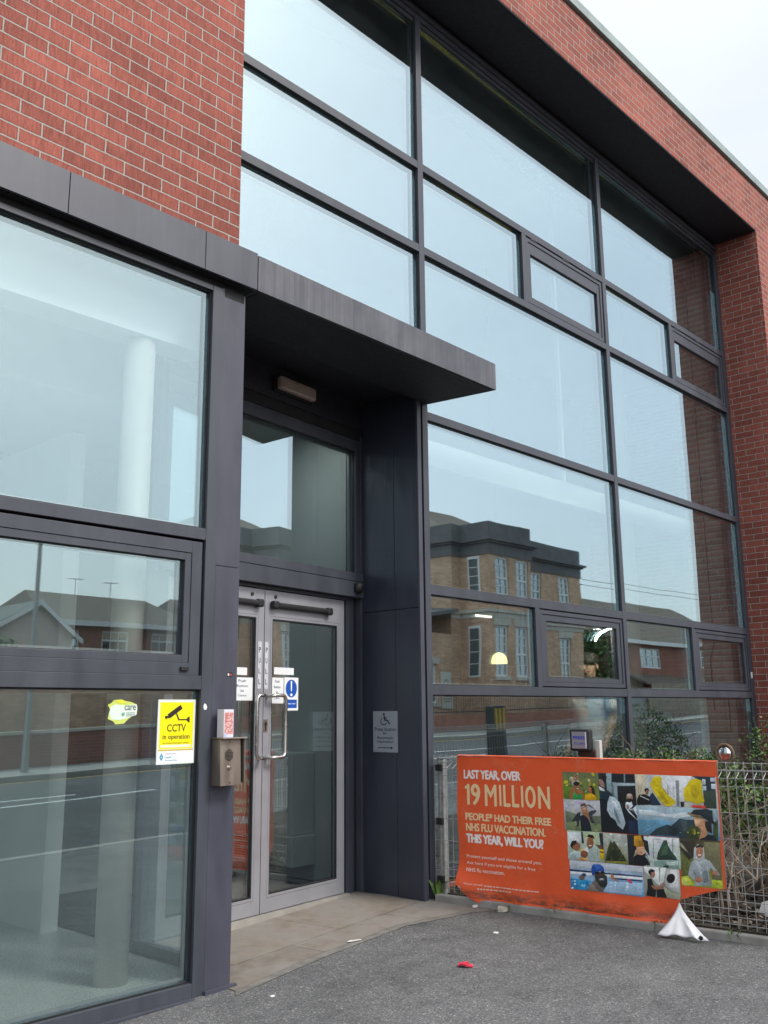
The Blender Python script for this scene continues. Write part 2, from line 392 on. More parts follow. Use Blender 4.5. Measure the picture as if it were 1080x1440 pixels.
def put_poly(mb, pts, fn, col, layer=1, m=0):
    tr = geometry.tessellate_polygon([[Vector((x, y, 0)) for x, y in pts]])
    ids = [mb.vert(fn(x, y, layer)) for x, y in pts]
    for t in tr:
        q = [pts[i] for i in t]
        ar = (q[1][0]-q[0][0])*(q[2][1]-q[0][1])-(q[2][0]-q[0][0])*(q[1][1]-q[0][1])
        if abs(ar) < 1e-10: continue
        mb.fi([ids[i] for i in (t if ar > 0 else t[::-1])], m, None, lin(col))
def rect(x0, y0, x1, y1): return [(x0,y0),(x1,y0),(x1,y1),(x0,y1)]
def circ(cx, cy, rx, ry=None, n=24, a0=0, a1=2*PI):
    ry = ry or rx
    return [(cx+rx*math.cos(a0+(a1-a0)*i/n), cy+ry*math.sin(a0+(a1-a0)*i/n)) for i in range(n if abs(a1-a0-2*PI) < 1e-6 else n+1)]
def stroke(mb, pts, w, fn, col, layer=2):
    for a, b in zip(pts[:-1], pts[1:]):
        dx, dy = b[0]-a[0], b[1]-a[1]; L = math.hypot(dx, dy) or 1; nx, ny = -dy/L*w/2, dx/L*w/2
        put_poly(mb, [(a[0]-nx,a[1]-ny),(b[0]-nx,b[1]-ny),(b[0]+nx,b[1]+ny),(a[0]+nx,a[1]+ny)], fn, col, layer)
def facing_front(y, eps=.0006):
    return lambda x, z, L=0: (x, y-eps*L, z)
def facing_left(x, eps=.0006):   # reading direction runs along -y
    return lambda u, z, L=0: (x-eps*L, -u, z)
CAM=(0.820453,0.208955,0.009123); FOCAL=1322.592
SKY_Z, SKY_H, SKY_S, SUN_E, EXPO = .16, .74, .05, 1.9, 0.44
PHOTOS=[((1.007,0.766,1.256,0.932),'6f7550','7d8f3c',[('d0c83a',[(1074,871),(1065,879),(1067,889),(1078,894),(1091,890),(1094,880),(1087,871)]),('d0c83a',[(1014,862),(1016,873),(1029,881),(1042,880),(1046,870),(1039,860),(1025,857)]),('8d8f5a',[(1108,823),(1101,821),(1094,825),(1092,832),(1097,836),(1104,835),(1109,829)]),('c9c8a0',[(1086,884),(1075,877),(1061,880),(1056,891),(1062,901),(1076,903),(1086,896)]),('8d8f5a',[(1046,850),(1047,855),(1052,859),(1058,859),(1060,855),(1057,850),(1051,848)]),('556038',[(1189,817),(1182,816),(1177,819),(1178,825),(1184,829),(1190,828),(1193,822)]),('556038',[(1133,844),(1124,851),(1125,858),(1135,859),(1147,853),(1152,846),(1146,841)]),('9aa04a',[(1096,881),(1092,876),(1085,876),(1081,880),(1082,886),(1089,889),(1095,887)]),('b3a93c',[(1208,860),(1201,852),(1190,851),(1184,859),(1187,869),(1197,874),(1206,871)]),('b3a93c',[(1192,866),(1187,873),(1189,880),(1198,882),(1206,878),(1207,870),(1201,865)]),('8d8f5a',[(1081,807),(1072,809),(1066,820),(1067,831),(1076,834),(1084,827),(1087,814)]),('d0c83a',[(1203,884),(1198,880),(1188,880),(1180,884),(1181,889),(1190,891),(1200,889)]),('556038',[(1148,817),(1146,824),(1150,828),(1157,828),(1161,823),(1160,817),(1154,815)]),('9aa04a',[(1109,880),(1101,872),(1091,872),(1086,880),(1091,891),(1101,896),(1109,891)]),('c9c8a0',[(1181,883),(1183,891),(1190,894),(1197,891),(1199,883),(1194,877),(1186,877)]),('556038',[(1080,850),(1084,858),(1096,865),(1109,864),(1111,858),(1102,849),(1089,846)]),('d0c83a',[(1039,838),(1029,843),(1029,851),(1039,855),(1052,852),(1057,844),(1051,838)]),('c9c8a0',[(1159,816),(1162,821),(1168,824),(1174,822),(1174,817),(1169,813),(1163,812)]),('d0c83a',[(1231,913),(1222,911),(1213,917),(1210,926),(1216,932),(1226,930),(1233,922)]),('c9c8a0',[(1117,901),(1112,906),(1110,918),(1113,928),(1119,929),(1123,919),(1122,907)]),('556038',[(1038,830),(1036,841),(1045,851),(1058,854),(1066,847),(1062,836),(1050,828)]),('8d8f5a',[(1067,878),(1061,872),(1055,872),(1053,878),(1057,886),(1064,889),(1068,885)]),('d0c83a',[(1194,813),(1190,821),(1194,828),(1203,831),(1211,826),(1211,818),(1204,812)]),('9aa04a',[(1070,861),(1071,868),(1081,877),(1093,881),(1096,877),(1090,868),(1078,861)]),('d0c83a',[(1236,857),(1230,851),(1220,851),(1214,857),(1217,865),(1226,868),(1235,864)]),('b3a93c',[(1124,857),(1124,863),(1131,870),(1139,872),(1143,869),(1139,861),(1131,856)]),('5f7f28',[(1012,851),(1068,836),(1069,766),(1016,766)]),('b9b4a8',[(1128,867),(1122,853),(1107,845),(1090,844),(1077,852),(1072,865),(1078,878),(1093,886),(1110,887),(1123,879)]),('b98468',[(1121,897),(1117,886),(1107,879),(1096,879),(1087,885),(1085,896),(1089,907),(1098,914),(1109,915),(1118,908)]),('8a7a60',[(1120,912),(1116,905),(1107,901),(1095,900),(1086,904),(1083,911),(1087,918),(1097,922),(1108,923),(1117,919)]),('a8683f',[(1062,826),(1088,836),(1113,828),(1143,821),(1157,766),(1049,766)]),('2f9a4a',[(1085,818),(1106,788),(1129,807),(1141,794),(1139,766),(1072,766)]),('a5704f',[(1127,844),(1122,831),(1112,822),(1101,822),(1092,830),(1089,843),(1093,857),(1103,865),(1115,866),(1124,858)]),('201814',[(1129,862),(1124,854),(1112,848),(1098,848),(1087,852),(1083,860),(1087,869),(1099,875),(1114,875),(1125,870)]),('f4f0ea',[(1119,832),(1118,831),(1114,830),(1110,829),(1106,830),(1105,832),(1107,833),(1110,834),(1114,835),(1118,834)]),('f0b81a',[(1161,797),(1191,808),(1216,804),(1234,790),(1238,766),(1157,766)]),('b87850',[(1217,830),(1213,818),(1204,810),(1194,810),(1186,817),(1183,829),(1187,842),(1196,850),(1206,850),(1214,843)]),('1d1512',[(1191,849),(1209,853),(1224,837),(1231,798),(1211,804),(1211,837)])]),
((1.007,0.576,1.256,0.766),'d2d3da','7d8478',[('66705c',[(1016,696),(1069,681),(1133,663),(1203,671),(1256,674),(1256,579),(1022,576)]),('7c8a62',[(1020,626),(1132,641),(1256,623),(1256,579),(1022,576)]),('5f6a48',[(1182,590),(1180,595),(1184,603),(1191,607),(1197,605),(1196,597),(1190,591)]),('5f6a48',[(1209,619),(1212,627),(1222,632),(1232,630),(1234,622),(1227,615),(1216,614)]),('5f6a48',[(1182,600),(1176,596),(1171,597),(1173,602),(1178,608),(1184,609),(1186,606)]),('b0ad80',[(1098,607),(1089,606),(1084,610),(1086,617),(1094,622),(1102,620),(1103,613)]),('5f6a48',[(1167,587),(1168,594),(1175,600),(1184,602),(1187,597),(1183,590),(1174,585)]),('b0ad80',[(1126,610),(1128,615),(1135,617),(1140,616),(1141,611),(1136,607),(1130,607)]),('8f9a72',[(1214,578),(1210,584),(1213,591),(1221,593),(1228,589),(1229,582),(1223,577)]),('b0ad80',[(1114,593),(1116,600),(1126,605),(1135,604),(1137,598),(1131,591),(1120,589)]),('5f6a48',[(1182,591),(1177,584),(1169,582),(1163,587),(1164,595),(1171,600),(1179,598)]),('8f9a72',[(1169,597),(1163,591),(1157,591),(1157,598),(1162,605),(1169,608),(1172,604)]),('2c3236',[(1056,628),(1100,683),(1123,693),(1115,649),(1105,605),(1088,601),(1100,648),(1077,629)]),('39434a',[(1180,696),(1210,706),(1225,707),(1172,735),(1185,740),(1234,701),(1208,680),(1193,671),(1220,629),(1195,627),(1174,678)]),('1c2230',[(1114,666),(1149,677),(1176,670),(1193,580),(1121,576),(1119,623)]),('a5744a',[(1127,719),(1167,721),(1178,670),(1186,627),(1168,660),(1134,680)]),('c08a68',[(1164,706),(1160,695),(1151,688),(1141,687),(1132,693),(1130,704),(1134,715),(1143,722),(1153,723),(1161,716)]),('f2efe8',[(1155,712),(1153,710),(1150,709),(1147,709),(1144,710),(1143,711),(1144,713),(1147,714),(1151,714),(1154,713)]),('5d564e',[(1122,723),(1130,741),(1158,747),(1169,721),(1147,729)]),('c89070',[(1158,743),(1173,739),(1176,730),(1163,730)])]),
((1.256,0.58,1.497,0.932),'3a4148','15181e',[('8fa6ad',[(1309,932),(1345,932),(1340,812),(1310,832)]),('6f8890',[(1337,881),(1370,880),(1370,792),(1346,795)]),('20242a',[(1348,932),(1497,932),(1497,887),(1347,883)]),('7f98a0',[(1427,932),(1436,932),(1433,880),(1424,880)]),('a5b8bc',[(1354,877),(1497,878),(1497,865),(1379,859),(1377,766),(1359,774)]),('1b1c20',[(1383,852),(1497,857),(1497,738),(1415,755),(1382,771)]),('2a2f36',[(1260,932),(1297,932),(1315,913),(1303,871),(1274,874),(1261,904)]),('a9857a',[(1260,895),(1282,892),(1293,873),(1296,845),(1272,850),(1261,869)]),('1a1614',[(1305,901),(1302,890),(1295,884),(1287,883),(1282,890),(1280,900),(1283,911),(1290,918),(1297,918),(1303,912)]),('e6e9ea',[(1257,852),(1291,836),(1296,823),(1261,828)]),('1b3242',[(1261,828),(1296,823),(1327,796),(1310,759),(1267,770)]),('10141c',[(1261,778),(1316,772),(1303,728),(1324,674),(1355,646),(1351,583),(1263,580)]),('b6c6cf',[(1327,797),(1355,791),(1387,762),(1402,712),(1419,641),(1400,602),(1368,625),(1354,654),(1324,674),(1302,711),(1310,763)]),('7f929e',[(1347,739),(1368,697),(1388,631),(1370,647),(1349,696)]),('dfe6ea',[(1335,773),(1363,761),(1379,715),(1361,731)]),('0f131b',[(1414,742),(1452,757),(1487,662),(1494,583),(1399,585),(1422,650),(1403,716)]),('1c2b48',[(1436,659),(1487,662),(1492,583),(1441,584)]),('1f3b58',[(1471,758),(1493,746),(1486,704),(1462,728)]),('d9e3e8',[(1429,764),(1467,771),(1475,746),(1445,719),(1495,667),(1497,688),(1473,729),(1497,751),(1497,663),(1444,706),(1425,734)]),('b08c7a',[(1478,794),(1473,780),(1462,770),(1449,770),(1438,778),(1435,792),(1440,807),(1452,817),(1465,817),(1475,809)]),('2a211d',[(1438,786),(1473,788),(1469,771),(1453,763),(1439,769)]),('d8c4ba',[(1470,808),(1467,802),(1459,799),(1449,798),(1441,801),(1439,807),(1442,812),(1450,816),(1460,816),(1468,813)]),('a98472',[(1452,738),(1449,729),(1444,724),(1437,724),(1433,729),(1431,737),(1434,746),(1439,751),(1446,751),(1450,746)])]),
((1.497,0.752,1.992,0.932),'d6d9da','bcbcb4',[('d3c8ac',[(1503,932),(1566,932),(1554,756),(1500,753)]),('e4e7e8',[(1658,931),(1851,932),(1816,878),(1786,760),(1698,756),(1669,863)]),('8d959a',[(1751,905),(1771,906),(1765,757),(1747,756)]),('a8b0b3',[(1698,874),(1704,874),(1701,805),(1696,805)]),('a8b0b3',[(1733,875),(1738,875),(1738,807),(1733,806)]),('2a333c',[(1853,932),(1987,932),(1980,756),(1908,757),(1914,901)]),('cfdde6',[(1910,918),(1930,916),(1929,887),(1910,887)]),('cfdde6',[(1959,927),(1986,927),(1985,904),(1958,904)]),('b9c9d4',[(1912,879),(1931,879),(1930,854),(1912,853)]),('cfdde6',[(1961,893),(1987,893),(1986,863),(1960,864)]),('3a4a3c',[(1915,848),(1985,856),(1982,756),(1912,755)]),('141216',[(1501,781),(1517,812),(1553,818),(1584,805),(1605,830),(1645,763),(1502,752)]),('2a1c18',[(1582,842),(1579,834),(1572,829),(1563,829),(1556,833),(1554,841),(1557,848),(1565,853),(1573,854),(1580,849)]),('9a6a52',[(1579,829),(1576,821),(1572,816),(1566,815),(1562,820),(1561,828),(1563,837),(1568,842),(1574,842),(1578,837)]),('d8d4cc',[(1525,809),(1580,787),(1580,782),(1522,804)]),('1c3444',[(1588,815),(1605,830),(1653,759),(1592,756)]),('e8cf16',[(1592,879),(1617,920),(1657,926),(1667,907),(1661,872),(1692,824),(1737,792),(1744,778),(1713,754),(1677,757),(1647,788),(1613,831),(1604,855)]),('c9ae10',[(1636,851),(1666,833),(1704,771),(1683,765),(1649,807)]),('e8d01a',[(1799,858),(1821,883),(1839,910),(1880,918),(1907,910),(1906,848),(1915,791),(1879,775),(1834,787),(1799,790),(1794,824)]),('d0b714',[(1847,879),(1878,885),(1889,833),(1860,798),(1843,831)]),('1a1c20',[(1772,784),(1793,785),(1792,756),(1773,755)]),('cf4438',[(1838,770),(1914,769),(1925,752),(1844,754)])]),
((1.497,0.58,1.992,0.752),'bcd3dc','3f7494',[('dbe6ea',[(1509,726),(1595,726),(1689,707),(1804,728),(1828,705),(1739,688),(1625,698),(1512,697)]),('6aa0bd',[(1502,666),(1639,675),(1727,660),(1620,625),(1569,582),(1498,580)]),('2e4048',[(1566,584),(1614,624),(1679,650),(1705,645),(1760,689),(1790,683),(1862,688),(1877,622),(1863,580),(1752,580),(1742,589)]),('223036',[(1684,638),(1737,656),(1754,614),(1722,588),(1691,600)]),('46565a',[(1760,682),(1800,679),(1806,617),(1775,620)]),('3a4424',[(1797,636),(1839,658),(1878,641),(1873,580),(1798,586)]),('b0a83c',[(1808,612),(1805,610),(1800,611),(1798,614),(1800,617),(1804,618),(1808,616)]),('5a641e',[(1872,612),(1867,612),(1863,616),(1864,621),(1869,624),(1874,622),(1875,617)]),('b0a83c',[(1849,610),(1846,604),(1842,602),(1838,606),(1839,613),(1843,618),(1847,616)]),('5a641e',[(1865,588),(1860,591),(1859,598),(1864,604),(1871,604),(1874,598),(1871,591)]),('8a8a30',[(1835,624),(1836,630),(1840,632),(1845,630),(1846,625),(1843,621),(1838,620)]),('5a641e',[(1864,593),(1860,597),(1860,602),(1866,604),(1873,603),(1875,598),(1871,593)]),('5a641e',[(1840,631),(1835,628),(1830,630),(1829,634),(1833,639),(1838,640),(1841,636)]),('8a8a30',[(1852,622),(1848,619),(1841,620),(1837,624),(1838,627),(1844,628),(1851,625)]),('b0a83c',[(1864,609),(1858,611),(1857,616),(1863,619),(1870,619),(1874,615),(1871,611)]),('5a641e',[(1834,625),(1827,624),(1824,627),(1827,632),(1834,636),(1840,635),(1840,630)]),('8a8a30',[(1846,621),(1840,622),(1837,628),(1839,635),(1845,637),(1850,633),(1850,626)]),('5a641e',[(1877,628),(1873,624),(1866,623),(1860,626),(1861,630),(1867,632),(1874,631)]),('b0a83c',[(1840,615),(1839,621),(1842,625),(1847,624),(1851,619),(1850,614),(1845,612)]),('8a8a30',[(1840,611),(1837,606),(1832,605),(1829,609),(1830,614),(1834,617),(1838,616)]),('9fb4bc',[(1959,750),(1987,752),(1984,695),(1960,698)]),('3c4a20',[(1956,674),(1984,695),(1977,582),(1949,589)]),('18202a',[(1875,593),(1916,610),(1955,608),(1972,580),(1868,580)]),('c9946c',[(1845,701),(1907,690),(1909,653),(1921,615),(1905,596),(1866,580),(1884,623),(1879,651),(1854,651),(1848,668)]),('e0b48c',[(1847,687),(1882,689),(1880,658),(1852,654)]),('22201e',[(1907,686),(1946,678),(1946,617),(1917,629),(1909,653)]),('b87f5c',[(1912,683),(1910,677),(1907,673),(1903,673),(1900,677),(1900,683),(1901,689),(1905,693),(1908,693),(1911,690)]),('8a7858',[(1804,723),(1840,729),(1909,709),(1932,692),(1863,700),(1828,707)]),('1e2a30',[(1835,729),(1851,744),(1917,750),(1956,745),(1957,693),(1979,657),(1931,682),(1884,713),(1829,719)]),('26343a',[(1846,742),(1927,752),(1959,741),(1949,712),(1885,722)])]),
((1.022,0.402,1.266,0.576),'c9d8c4','a8b4a6',[('e3ecee',[(1027,565),(1118,568),(1119,504),(1028,480)]),('2b3030',[(1120,573),(1130,574),(1136,505),(1121,504)]),('b4c29a',[(1133,569),(1240,574),(1241,513),(1212,506),(1210,549),(1166,554),(1140,535)]),('24303a',[(1240,572),(1265,574),(1266,472),(1249,479)]),('e8c81c',[(1235,478),(1266,477),(1266,420),(1236,419)]),('b07a20',[(1236,470),(1266,466),(1266,455),(1238,457)]),('6a4a34',[(1212,504),(1255,501),(1266,476),(1239,478)]),('b9d0cf',[(1025,436),(1072,457),(1111,451),(1108,402),(1028,402)]),('a06a4a',[(1111,484),(1105,468),(1092,457),(1076,456),(1063,464),(1059,480),(1065,496),(1079,507),(1095,508),(1107,499)]),('2a1c16',[(1041,489),(1055,512),(1085,519),(1089,502),(1058,482),(1062,461),(1045,477)]),('a9bab4',[(1161,468),(1211,495),(1239,474),(1240,404),(1157,402)]),('95603f',[(1202,514),(1196,491),(1183,477),(1169,476),(1158,489),(1155,511),(1161,533),(1173,548),(1188,549),(1199,536)]),('221a16',[(1156,545),(1171,561),(1201,557),(1211,532),(1199,540),(1166,546)]),('f3eee6',[(1188,495),(1186,493),(1180,491),(1174,491),(1168,492),(1166,493),(1169,496),(1174,497),(1181,498),(1186,497)]),('e2ecef',[(1131,466),(1157,489),(1168,460),(1150,446)]),('e0b84a',[(1109,464),(1137,475),(1131,453),(1111,447)]),('8a5238',[(1161,442),(1155,429),(1142,420),(1126,418),(1113,426),(1109,438),(1115,452),(1128,461),(1144,462),(1156,455)]),('c89a58',[(1083,402),(1114,422),(1153,416),(1157,403),(1088,402)])]),
((1.267,0.4,1.423,0.577),'c4c9c4','6f7548',[('cfd2cc',[(1305,543),(1301,548),(1303,559),(1310,567),(1317,566),(1318,557),(1313,546)]),('cfd2cc',[(1355,498),(1349,489),(1338,486),(1330,492),(1331,503),(1341,509),(1352,507)]),('aab0a6',[(1312,516),(1306,518),(1305,525),(1309,530),(1317,531),(1321,526),(1319,519)]),('cfd2cc',[(1331,512),(1326,507),(1316,505),(1307,508),(1308,513),(1316,517),(1327,517)]),('cfd2cc',[(1373,554),(1367,556),(1363,563),(1365,571),(1371,573),(1377,568),(1378,559)]),('cfd2cc',[(1342,506),(1342,515),(1352,523),(1363,524),(1368,517),(1362,507),(1351,502)]),('cfd2cc',[(1338,502),(1328,504),(1324,512),(1330,521),(1342,523),(1350,518),(1348,509)]),('d8dcd8',[(1311,558),(1305,564),(1307,574),(1316,577),(1325,577),(1326,568),(1320,560)]),('cfd2cc',[(1403,554),(1395,556),(1393,563),(1398,570),(1407,571),(1413,566),(1411,558)]),('b9bfb6',[(1341,527),(1340,532),(1344,540),(1351,543),(1355,541),(1354,534),(1347,528)]),('b9bfb6',[(1379,498),(1378,504),(1383,512),(1390,516),(1394,514),(1392,506),(1385,499)]),('d8dcd8',[(1417,514),(1408,507),(1403,508),(1404,515),(1412,523),(1419,527),(1422,522)]),('d8dcd8',[(1381,559),(1374,551),(1366,551),(1365,559),(1371,569),(1379,573),(1384,569)]),('aab0a6',[(1341,554),(1336,551),(1326,552),(1321,556),(1323,561),(1331,562),(1339,559)]),('cfd2cc',[(1382,541),(1375,542),(1371,549),(1373,556),(1378,558),(1384,554),(1385,546)]),('aab0a6',[(1277,549),(1268,549),(1267,555),(1267,564),(1271,568),(1280,565),(1283,557)]),('3c4426',[(1274,413),(1292,482),(1315,535),(1323,519),(1338,534),(1360,504),(1381,468),(1399,449),(1411,421),(1345,413)]),('2a321c',[(1284,418),(1311,475),(1342,511),(1367,463),(1373,422)]),('5d6438',[(1326,483),(1323,486),(1325,492),(1329,496),(1333,495),(1333,490),(1330,485)]),('5d6438',[(1323,425),(1320,421),(1314,421),(1310,424),(1311,428),(1316,430),(1322,428)]),('4c5630',[(1319,435),(1314,434),(1310,436),(1308,440),(1311,443),(1316,443),(1319,439)]),('22290f',[(1337,463),(1333,463),(1331,465),(1331,468),(1334,470),(1337,469),(1338,466)]),('5d6438',[(1359,487),(1354,484),(1350,485),(1351,489),(1355,494),(1360,495),(1362,492)]),('22290f',[(1332,465),(1332,468),(1335,474),(1341,478),(1343,476),(1341,471),(1337,466)]),('4c5630',[(1365,425),(1362,430),(1364,434),(1370,435),(1376,432),(1376,426),(1371,423)]),('4c5630',[(1379,443),(1377,446),(1379,453),(1383,457),(1387,457),(1387,451),(1384,445)]),('22290f',[(1364,470),(1363,476),(1368,482),(1375,484),(1379,480),(1377,473),(1371,469)]),('22290f',[(1304,426),(1297,426),(1294,431),(1297,437),(1304,439),(1310,436),(1310,430)]),('8d8a3c',[(1267,413),(1415,419),(1419,408),(1268,402)])]),
((1.423,0.402,1.56,0.577),'2a2e34','171b20',[('d29a2c',[(1468,570),(1510,577),(1529,541),(1529,515),(1490,505),(1465,517)]),('b9802a',[(1488,557),(1524,545),(1528,515),(1495,509)]),('d6a586',[(1480,507),(1529,515),(1534,480),(1513,464),(1479,467)]),('8a4a3a',[(1499,480),(1517,484),(1509,476)]),('1c1816',[(1505,503),(1517,505),(1516,501)]),('b8a88a',[(1473,490),(1489,496),(1471,457),(1455,446)]),('20262c',[(1514,559),(1555,548),(1560,464),(1536,495),(1528,536)]),('11161c',[(1460,456),(1523,465),(1560,431),(1560,411),(1457,406)]),('8a9290',[(1532,476),(1544,472),(1560,423),(1560,410)])]),
((1.53,0.406,1.748,0.577),'dfe5e4','b9c8c0',[('f0f3f3',[(1530,573),(1744,577),(1741,538),(1530,532)]),('9aaaa4',[(1587,564),(1592,564),(1587,452),(1581,452)]),('9aaaa4',[(1704,572),(1710,572),(1706,489),(1701,489)]),('33503f',[(1602,449),(1612,486),(1632,521),(1653,559),(1673,561),(1678,533),(1698,498),(1721,472),(1729,454)]),('4c6a52',[(1626,469),(1649,517),(1671,533),(1677,487)]),('20352b',[(1605,458),(1646,475),(1696,470),(1715,455),(1609,445)]),('8fb0a4',[(1588,438),(1739,455),(1738,406),(1641,406),(1581,414)]),('c6d6ce',[(1659,439),(1734,448),(1732,427),(1667,417)]),('2a4034',[(1642,415),(1673,422),(1674,406),(1641,408)])]),
((1.03,0.228,1.512,0.4),'b8c4d2','5aa6d6',[('c9d2dc',[(1030,393),(1268,400),(1510,400),(1508,367),(1266,362),(1031,350)]),('23324e',[(1030,344),(1178,344),(1178,335),(1030,333)]),('e8eef2',[(1032,331),(1182,334),(1181,317),(1033,316)]),('26365a',[(1265,343),(1507,346),(1506,339),(1264,335)]),('eef2f4',[(1264,333),(1506,338),(1505,324),(1268,318)]),('2c4272',[(1329,318),(1505,321),(1504,314),(1329,311)]),('2f96cc',[(1032,290),(1087,291),(1170,286),(1148,254),(1127,228),(1034,228)]),('1c78b4',[(1107,251),(1099,251),(1095,255),(1098,261),(1106,264),(1112,262),(1113,256)]),('8fd0ea',[(1041,274),(1041,279),(1045,282),(1050,280),(1052,275),(1049,271),(1044,270)]),('1c78b4',[(1043,250),(1036,251),(1032,258),(1035,265),(1042,267),(1048,263),(1048,256)]),('5ab4de',[(1091,276),(1093,280),(1099,285),(1105,286),(1107,283),(1103,279),(1096,275)]),('5ab4de',[(1064,270),(1059,269),(1055,271),(1055,275),(1059,278),(1063,277),(1066,274)]),('e2f2f8',[(1047,229),(1039,228),(1035,229),(1037,235),(1043,239),(1050,239),(1051,235)]),('8fd0ea',[(1132,253),(1126,247),(1120,246),(1117,252),(1121,260),(1128,263),(1132,260)]),('1c78b4',[(1083,246),(1078,244),(1071,247),(1068,251),(1071,255),(1077,254),(1083,250)]),('8fd0ea',[(1107,248),(1102,253),(1104,259),(1112,262),(1119,258),(1120,252),(1115,247)]),('1c78b4',[(1064,263),(1056,263),(1053,265),(1059,269),(1068,272),(1074,271),(1073,267)]),('e2f2f8',[(1061,273),(1057,277),(1058,280),(1063,281),(1068,278),(1070,274),(1067,272)]),('1c78b4',[(1052,283),(1047,278),(1039,277),(1034,281),(1035,286),(1042,289),(1049,288)]),('1c78b4',[(1161,254),(1157,248),(1152,247),(1150,252),(1152,259),(1158,263),(1161,261)]),('5ab4de',[(1052,272),(1049,268),(1046,267),(1043,270),(1045,275),(1049,278),(1052,277)]),('1c78b4',[(1136,267),(1137,274),(1143,278),(1150,276),(1152,269),(1148,263),(1141,262)]),('e2f2f8',[(1069,257),(1065,253),(1059,252),(1056,256),(1058,262),(1064,265),(1069,263)]),('a9c8e0',[(1281,296),(1504,305),(1499,236),(1248,232),(1274,267)]),('8fb8da',[(1464,298),(1458,295),(1448,295),(1441,298),(1443,303),(1451,305),(1461,303)]),('c2daec',[(1333,284),(1327,288),(1327,294),(1332,299),(1340,299),(1343,294),(1340,287)]),('8fb8da',[(1395,288),(1389,292),(1389,296),(1396,297),(1403,294),(1407,289),(1403,286)]),('d6e6f2',[(1409,287),(1401,283),(1395,286),(1396,293),(1402,299),(1410,300),(1414,295)]),('8fb8da',[(1359,287),(1356,283),(1351,282),(1349,286),(1351,291),(1355,293),(1359,292)]),('8fb8da',[(1490,266),(1484,263),(1479,265),(1479,270),(1484,275),(1491,276),(1493,272)]),('c2daec',[(1332,270),(1327,271),(1325,276),(1326,281),(1331,283),(1335,280),(1336,274)]),('8fb8da',[(1361,250),(1362,255),(1365,258),(1369,256),(1371,251),(1368,247),(1364,246)]),('d6e6f2',[(1396,271),(1399,279),(1407,283),(1416,281),(1417,275),(1411,268),(1402,266)]),('c2daec',[(1297,260),(1289,262),(1288,266),(1294,269),(1304,269),(1309,266),(1306,262)]),('8fb8da',[(1307,276),(1299,273),(1294,275),(1296,281),(1303,287),(1310,288),(1312,283)]),('d6e6f2',[(1394,255),(1395,260),(1399,262),(1403,260),(1404,256),(1401,253),(1397,252)]),('7a5a4c',[(1132,304),(1128,294),(1117,288),(1105,287),(1096,291),(1092,300),(1097,309),(1107,316),(1119,317),(1129,312)]),('1f3a6a',[(1141,319),(1138,314),(1130,309),(1120,309),(1112,311),(1110,316),(1113,322),(1121,326),(1131,327),(1138,325)]),('8a8078',[(1132,230),(1169,269),(1193,267),(1229,229)]),('6a6460',[(1174,278),(1204,298),(1260,261),(1251,232),(1220,232)]),('4a3a32',[(1195,339),(1265,345),(1269,304),(1260,269),(1204,289)]),('2c302e',[(1200,314),(1235,322),(1278,330),(1280,280),(1259,253),(1231,258)]),('6c706c',[(1219,303),(1263,312),(1262,299),(1228,291)]),('e9ece8',[(1256,306),(1253,304),(1247,302),(1239,302),(1233,302),(1231,304),(1233,305),(1239,307),(1247,308),(1253,307)]),('15151a',[(1233,340),(1229,335),(1221,330),(1211,330),(1203,332),(1200,337),(1203,343),(1212,347),(1222,348),(1230,346)]),('15151a',[(1266,345),(1263,340),(1256,337),(1248,336),(1242,338),(1239,343),(1242,348),(1249,352),(1257,353),(1264,350)]),('1e4a9c',[(1178,342),(1182,372),(1195,387),(1239,389),(1259,374),(1265,354),(1212,349),(1194,322),(1184,321)]),('3b6cc0',[(1200,382),(1239,385),(1247,360),(1213,358)]),('b07a5c',[(1305,345),(1326,334),(1325,317),(1365,298),(1338,302),(1306,316)]),('c83a5a',[(1411,321),(1427,323),(1444,300),(1430,296),(1413,311)])]),
((1.515,0.236,1.735,0.405),'b9bcb4','7c8278',[('dfe3e0',[(1519,402),(1656,405),(1636,327),(1604,301),(1556,347),(1522,372)]),('9ea69c',[(1611,403),(1622,404),(1614,325),(1608,324)]),('c4c8c6',[(1666,399),(1735,401),(1730,273),(1682,282),(1639,309),(1653,365)]),('eef0ee',[(1680,395),(1725,399),(1723,299),(1669,303)]),('1c1216',[(1704,342),(1694,329),(1681,322),(1667,322),(1658,329),(1654,342),(1658,356),(1668,368),(1681,375),(1695,375),(1704,368),(1708,356)]),('a9b098',[(1634,299),(1682,277),(1735,274),(1728,237),(1644,241)]),('16181c',[(1535,331),(1561,338),(1573,303),(1587,277),(1579,236),(1523,238),(1534,281)]),('a8745a',[(1558,301),(1583,292),(1624,303),(1640,323),(1645,314),(1622,285),(1582,276),(1562,286)]),('a87860',[(1587,364),(1583,351),(1574,343),(1563,342),(1555,349),(1553,361),(1557,374),(1566,382),(1577,383),(1585,376)]),('1a1614',[(1546,379),(1564,392),(1587,385),(1584,378),(1563,371),(1557,352),(1547,365)]),('15171b',[(1589,277),(1633,286),(1645,255),(1649,238),(1589,236)])]),
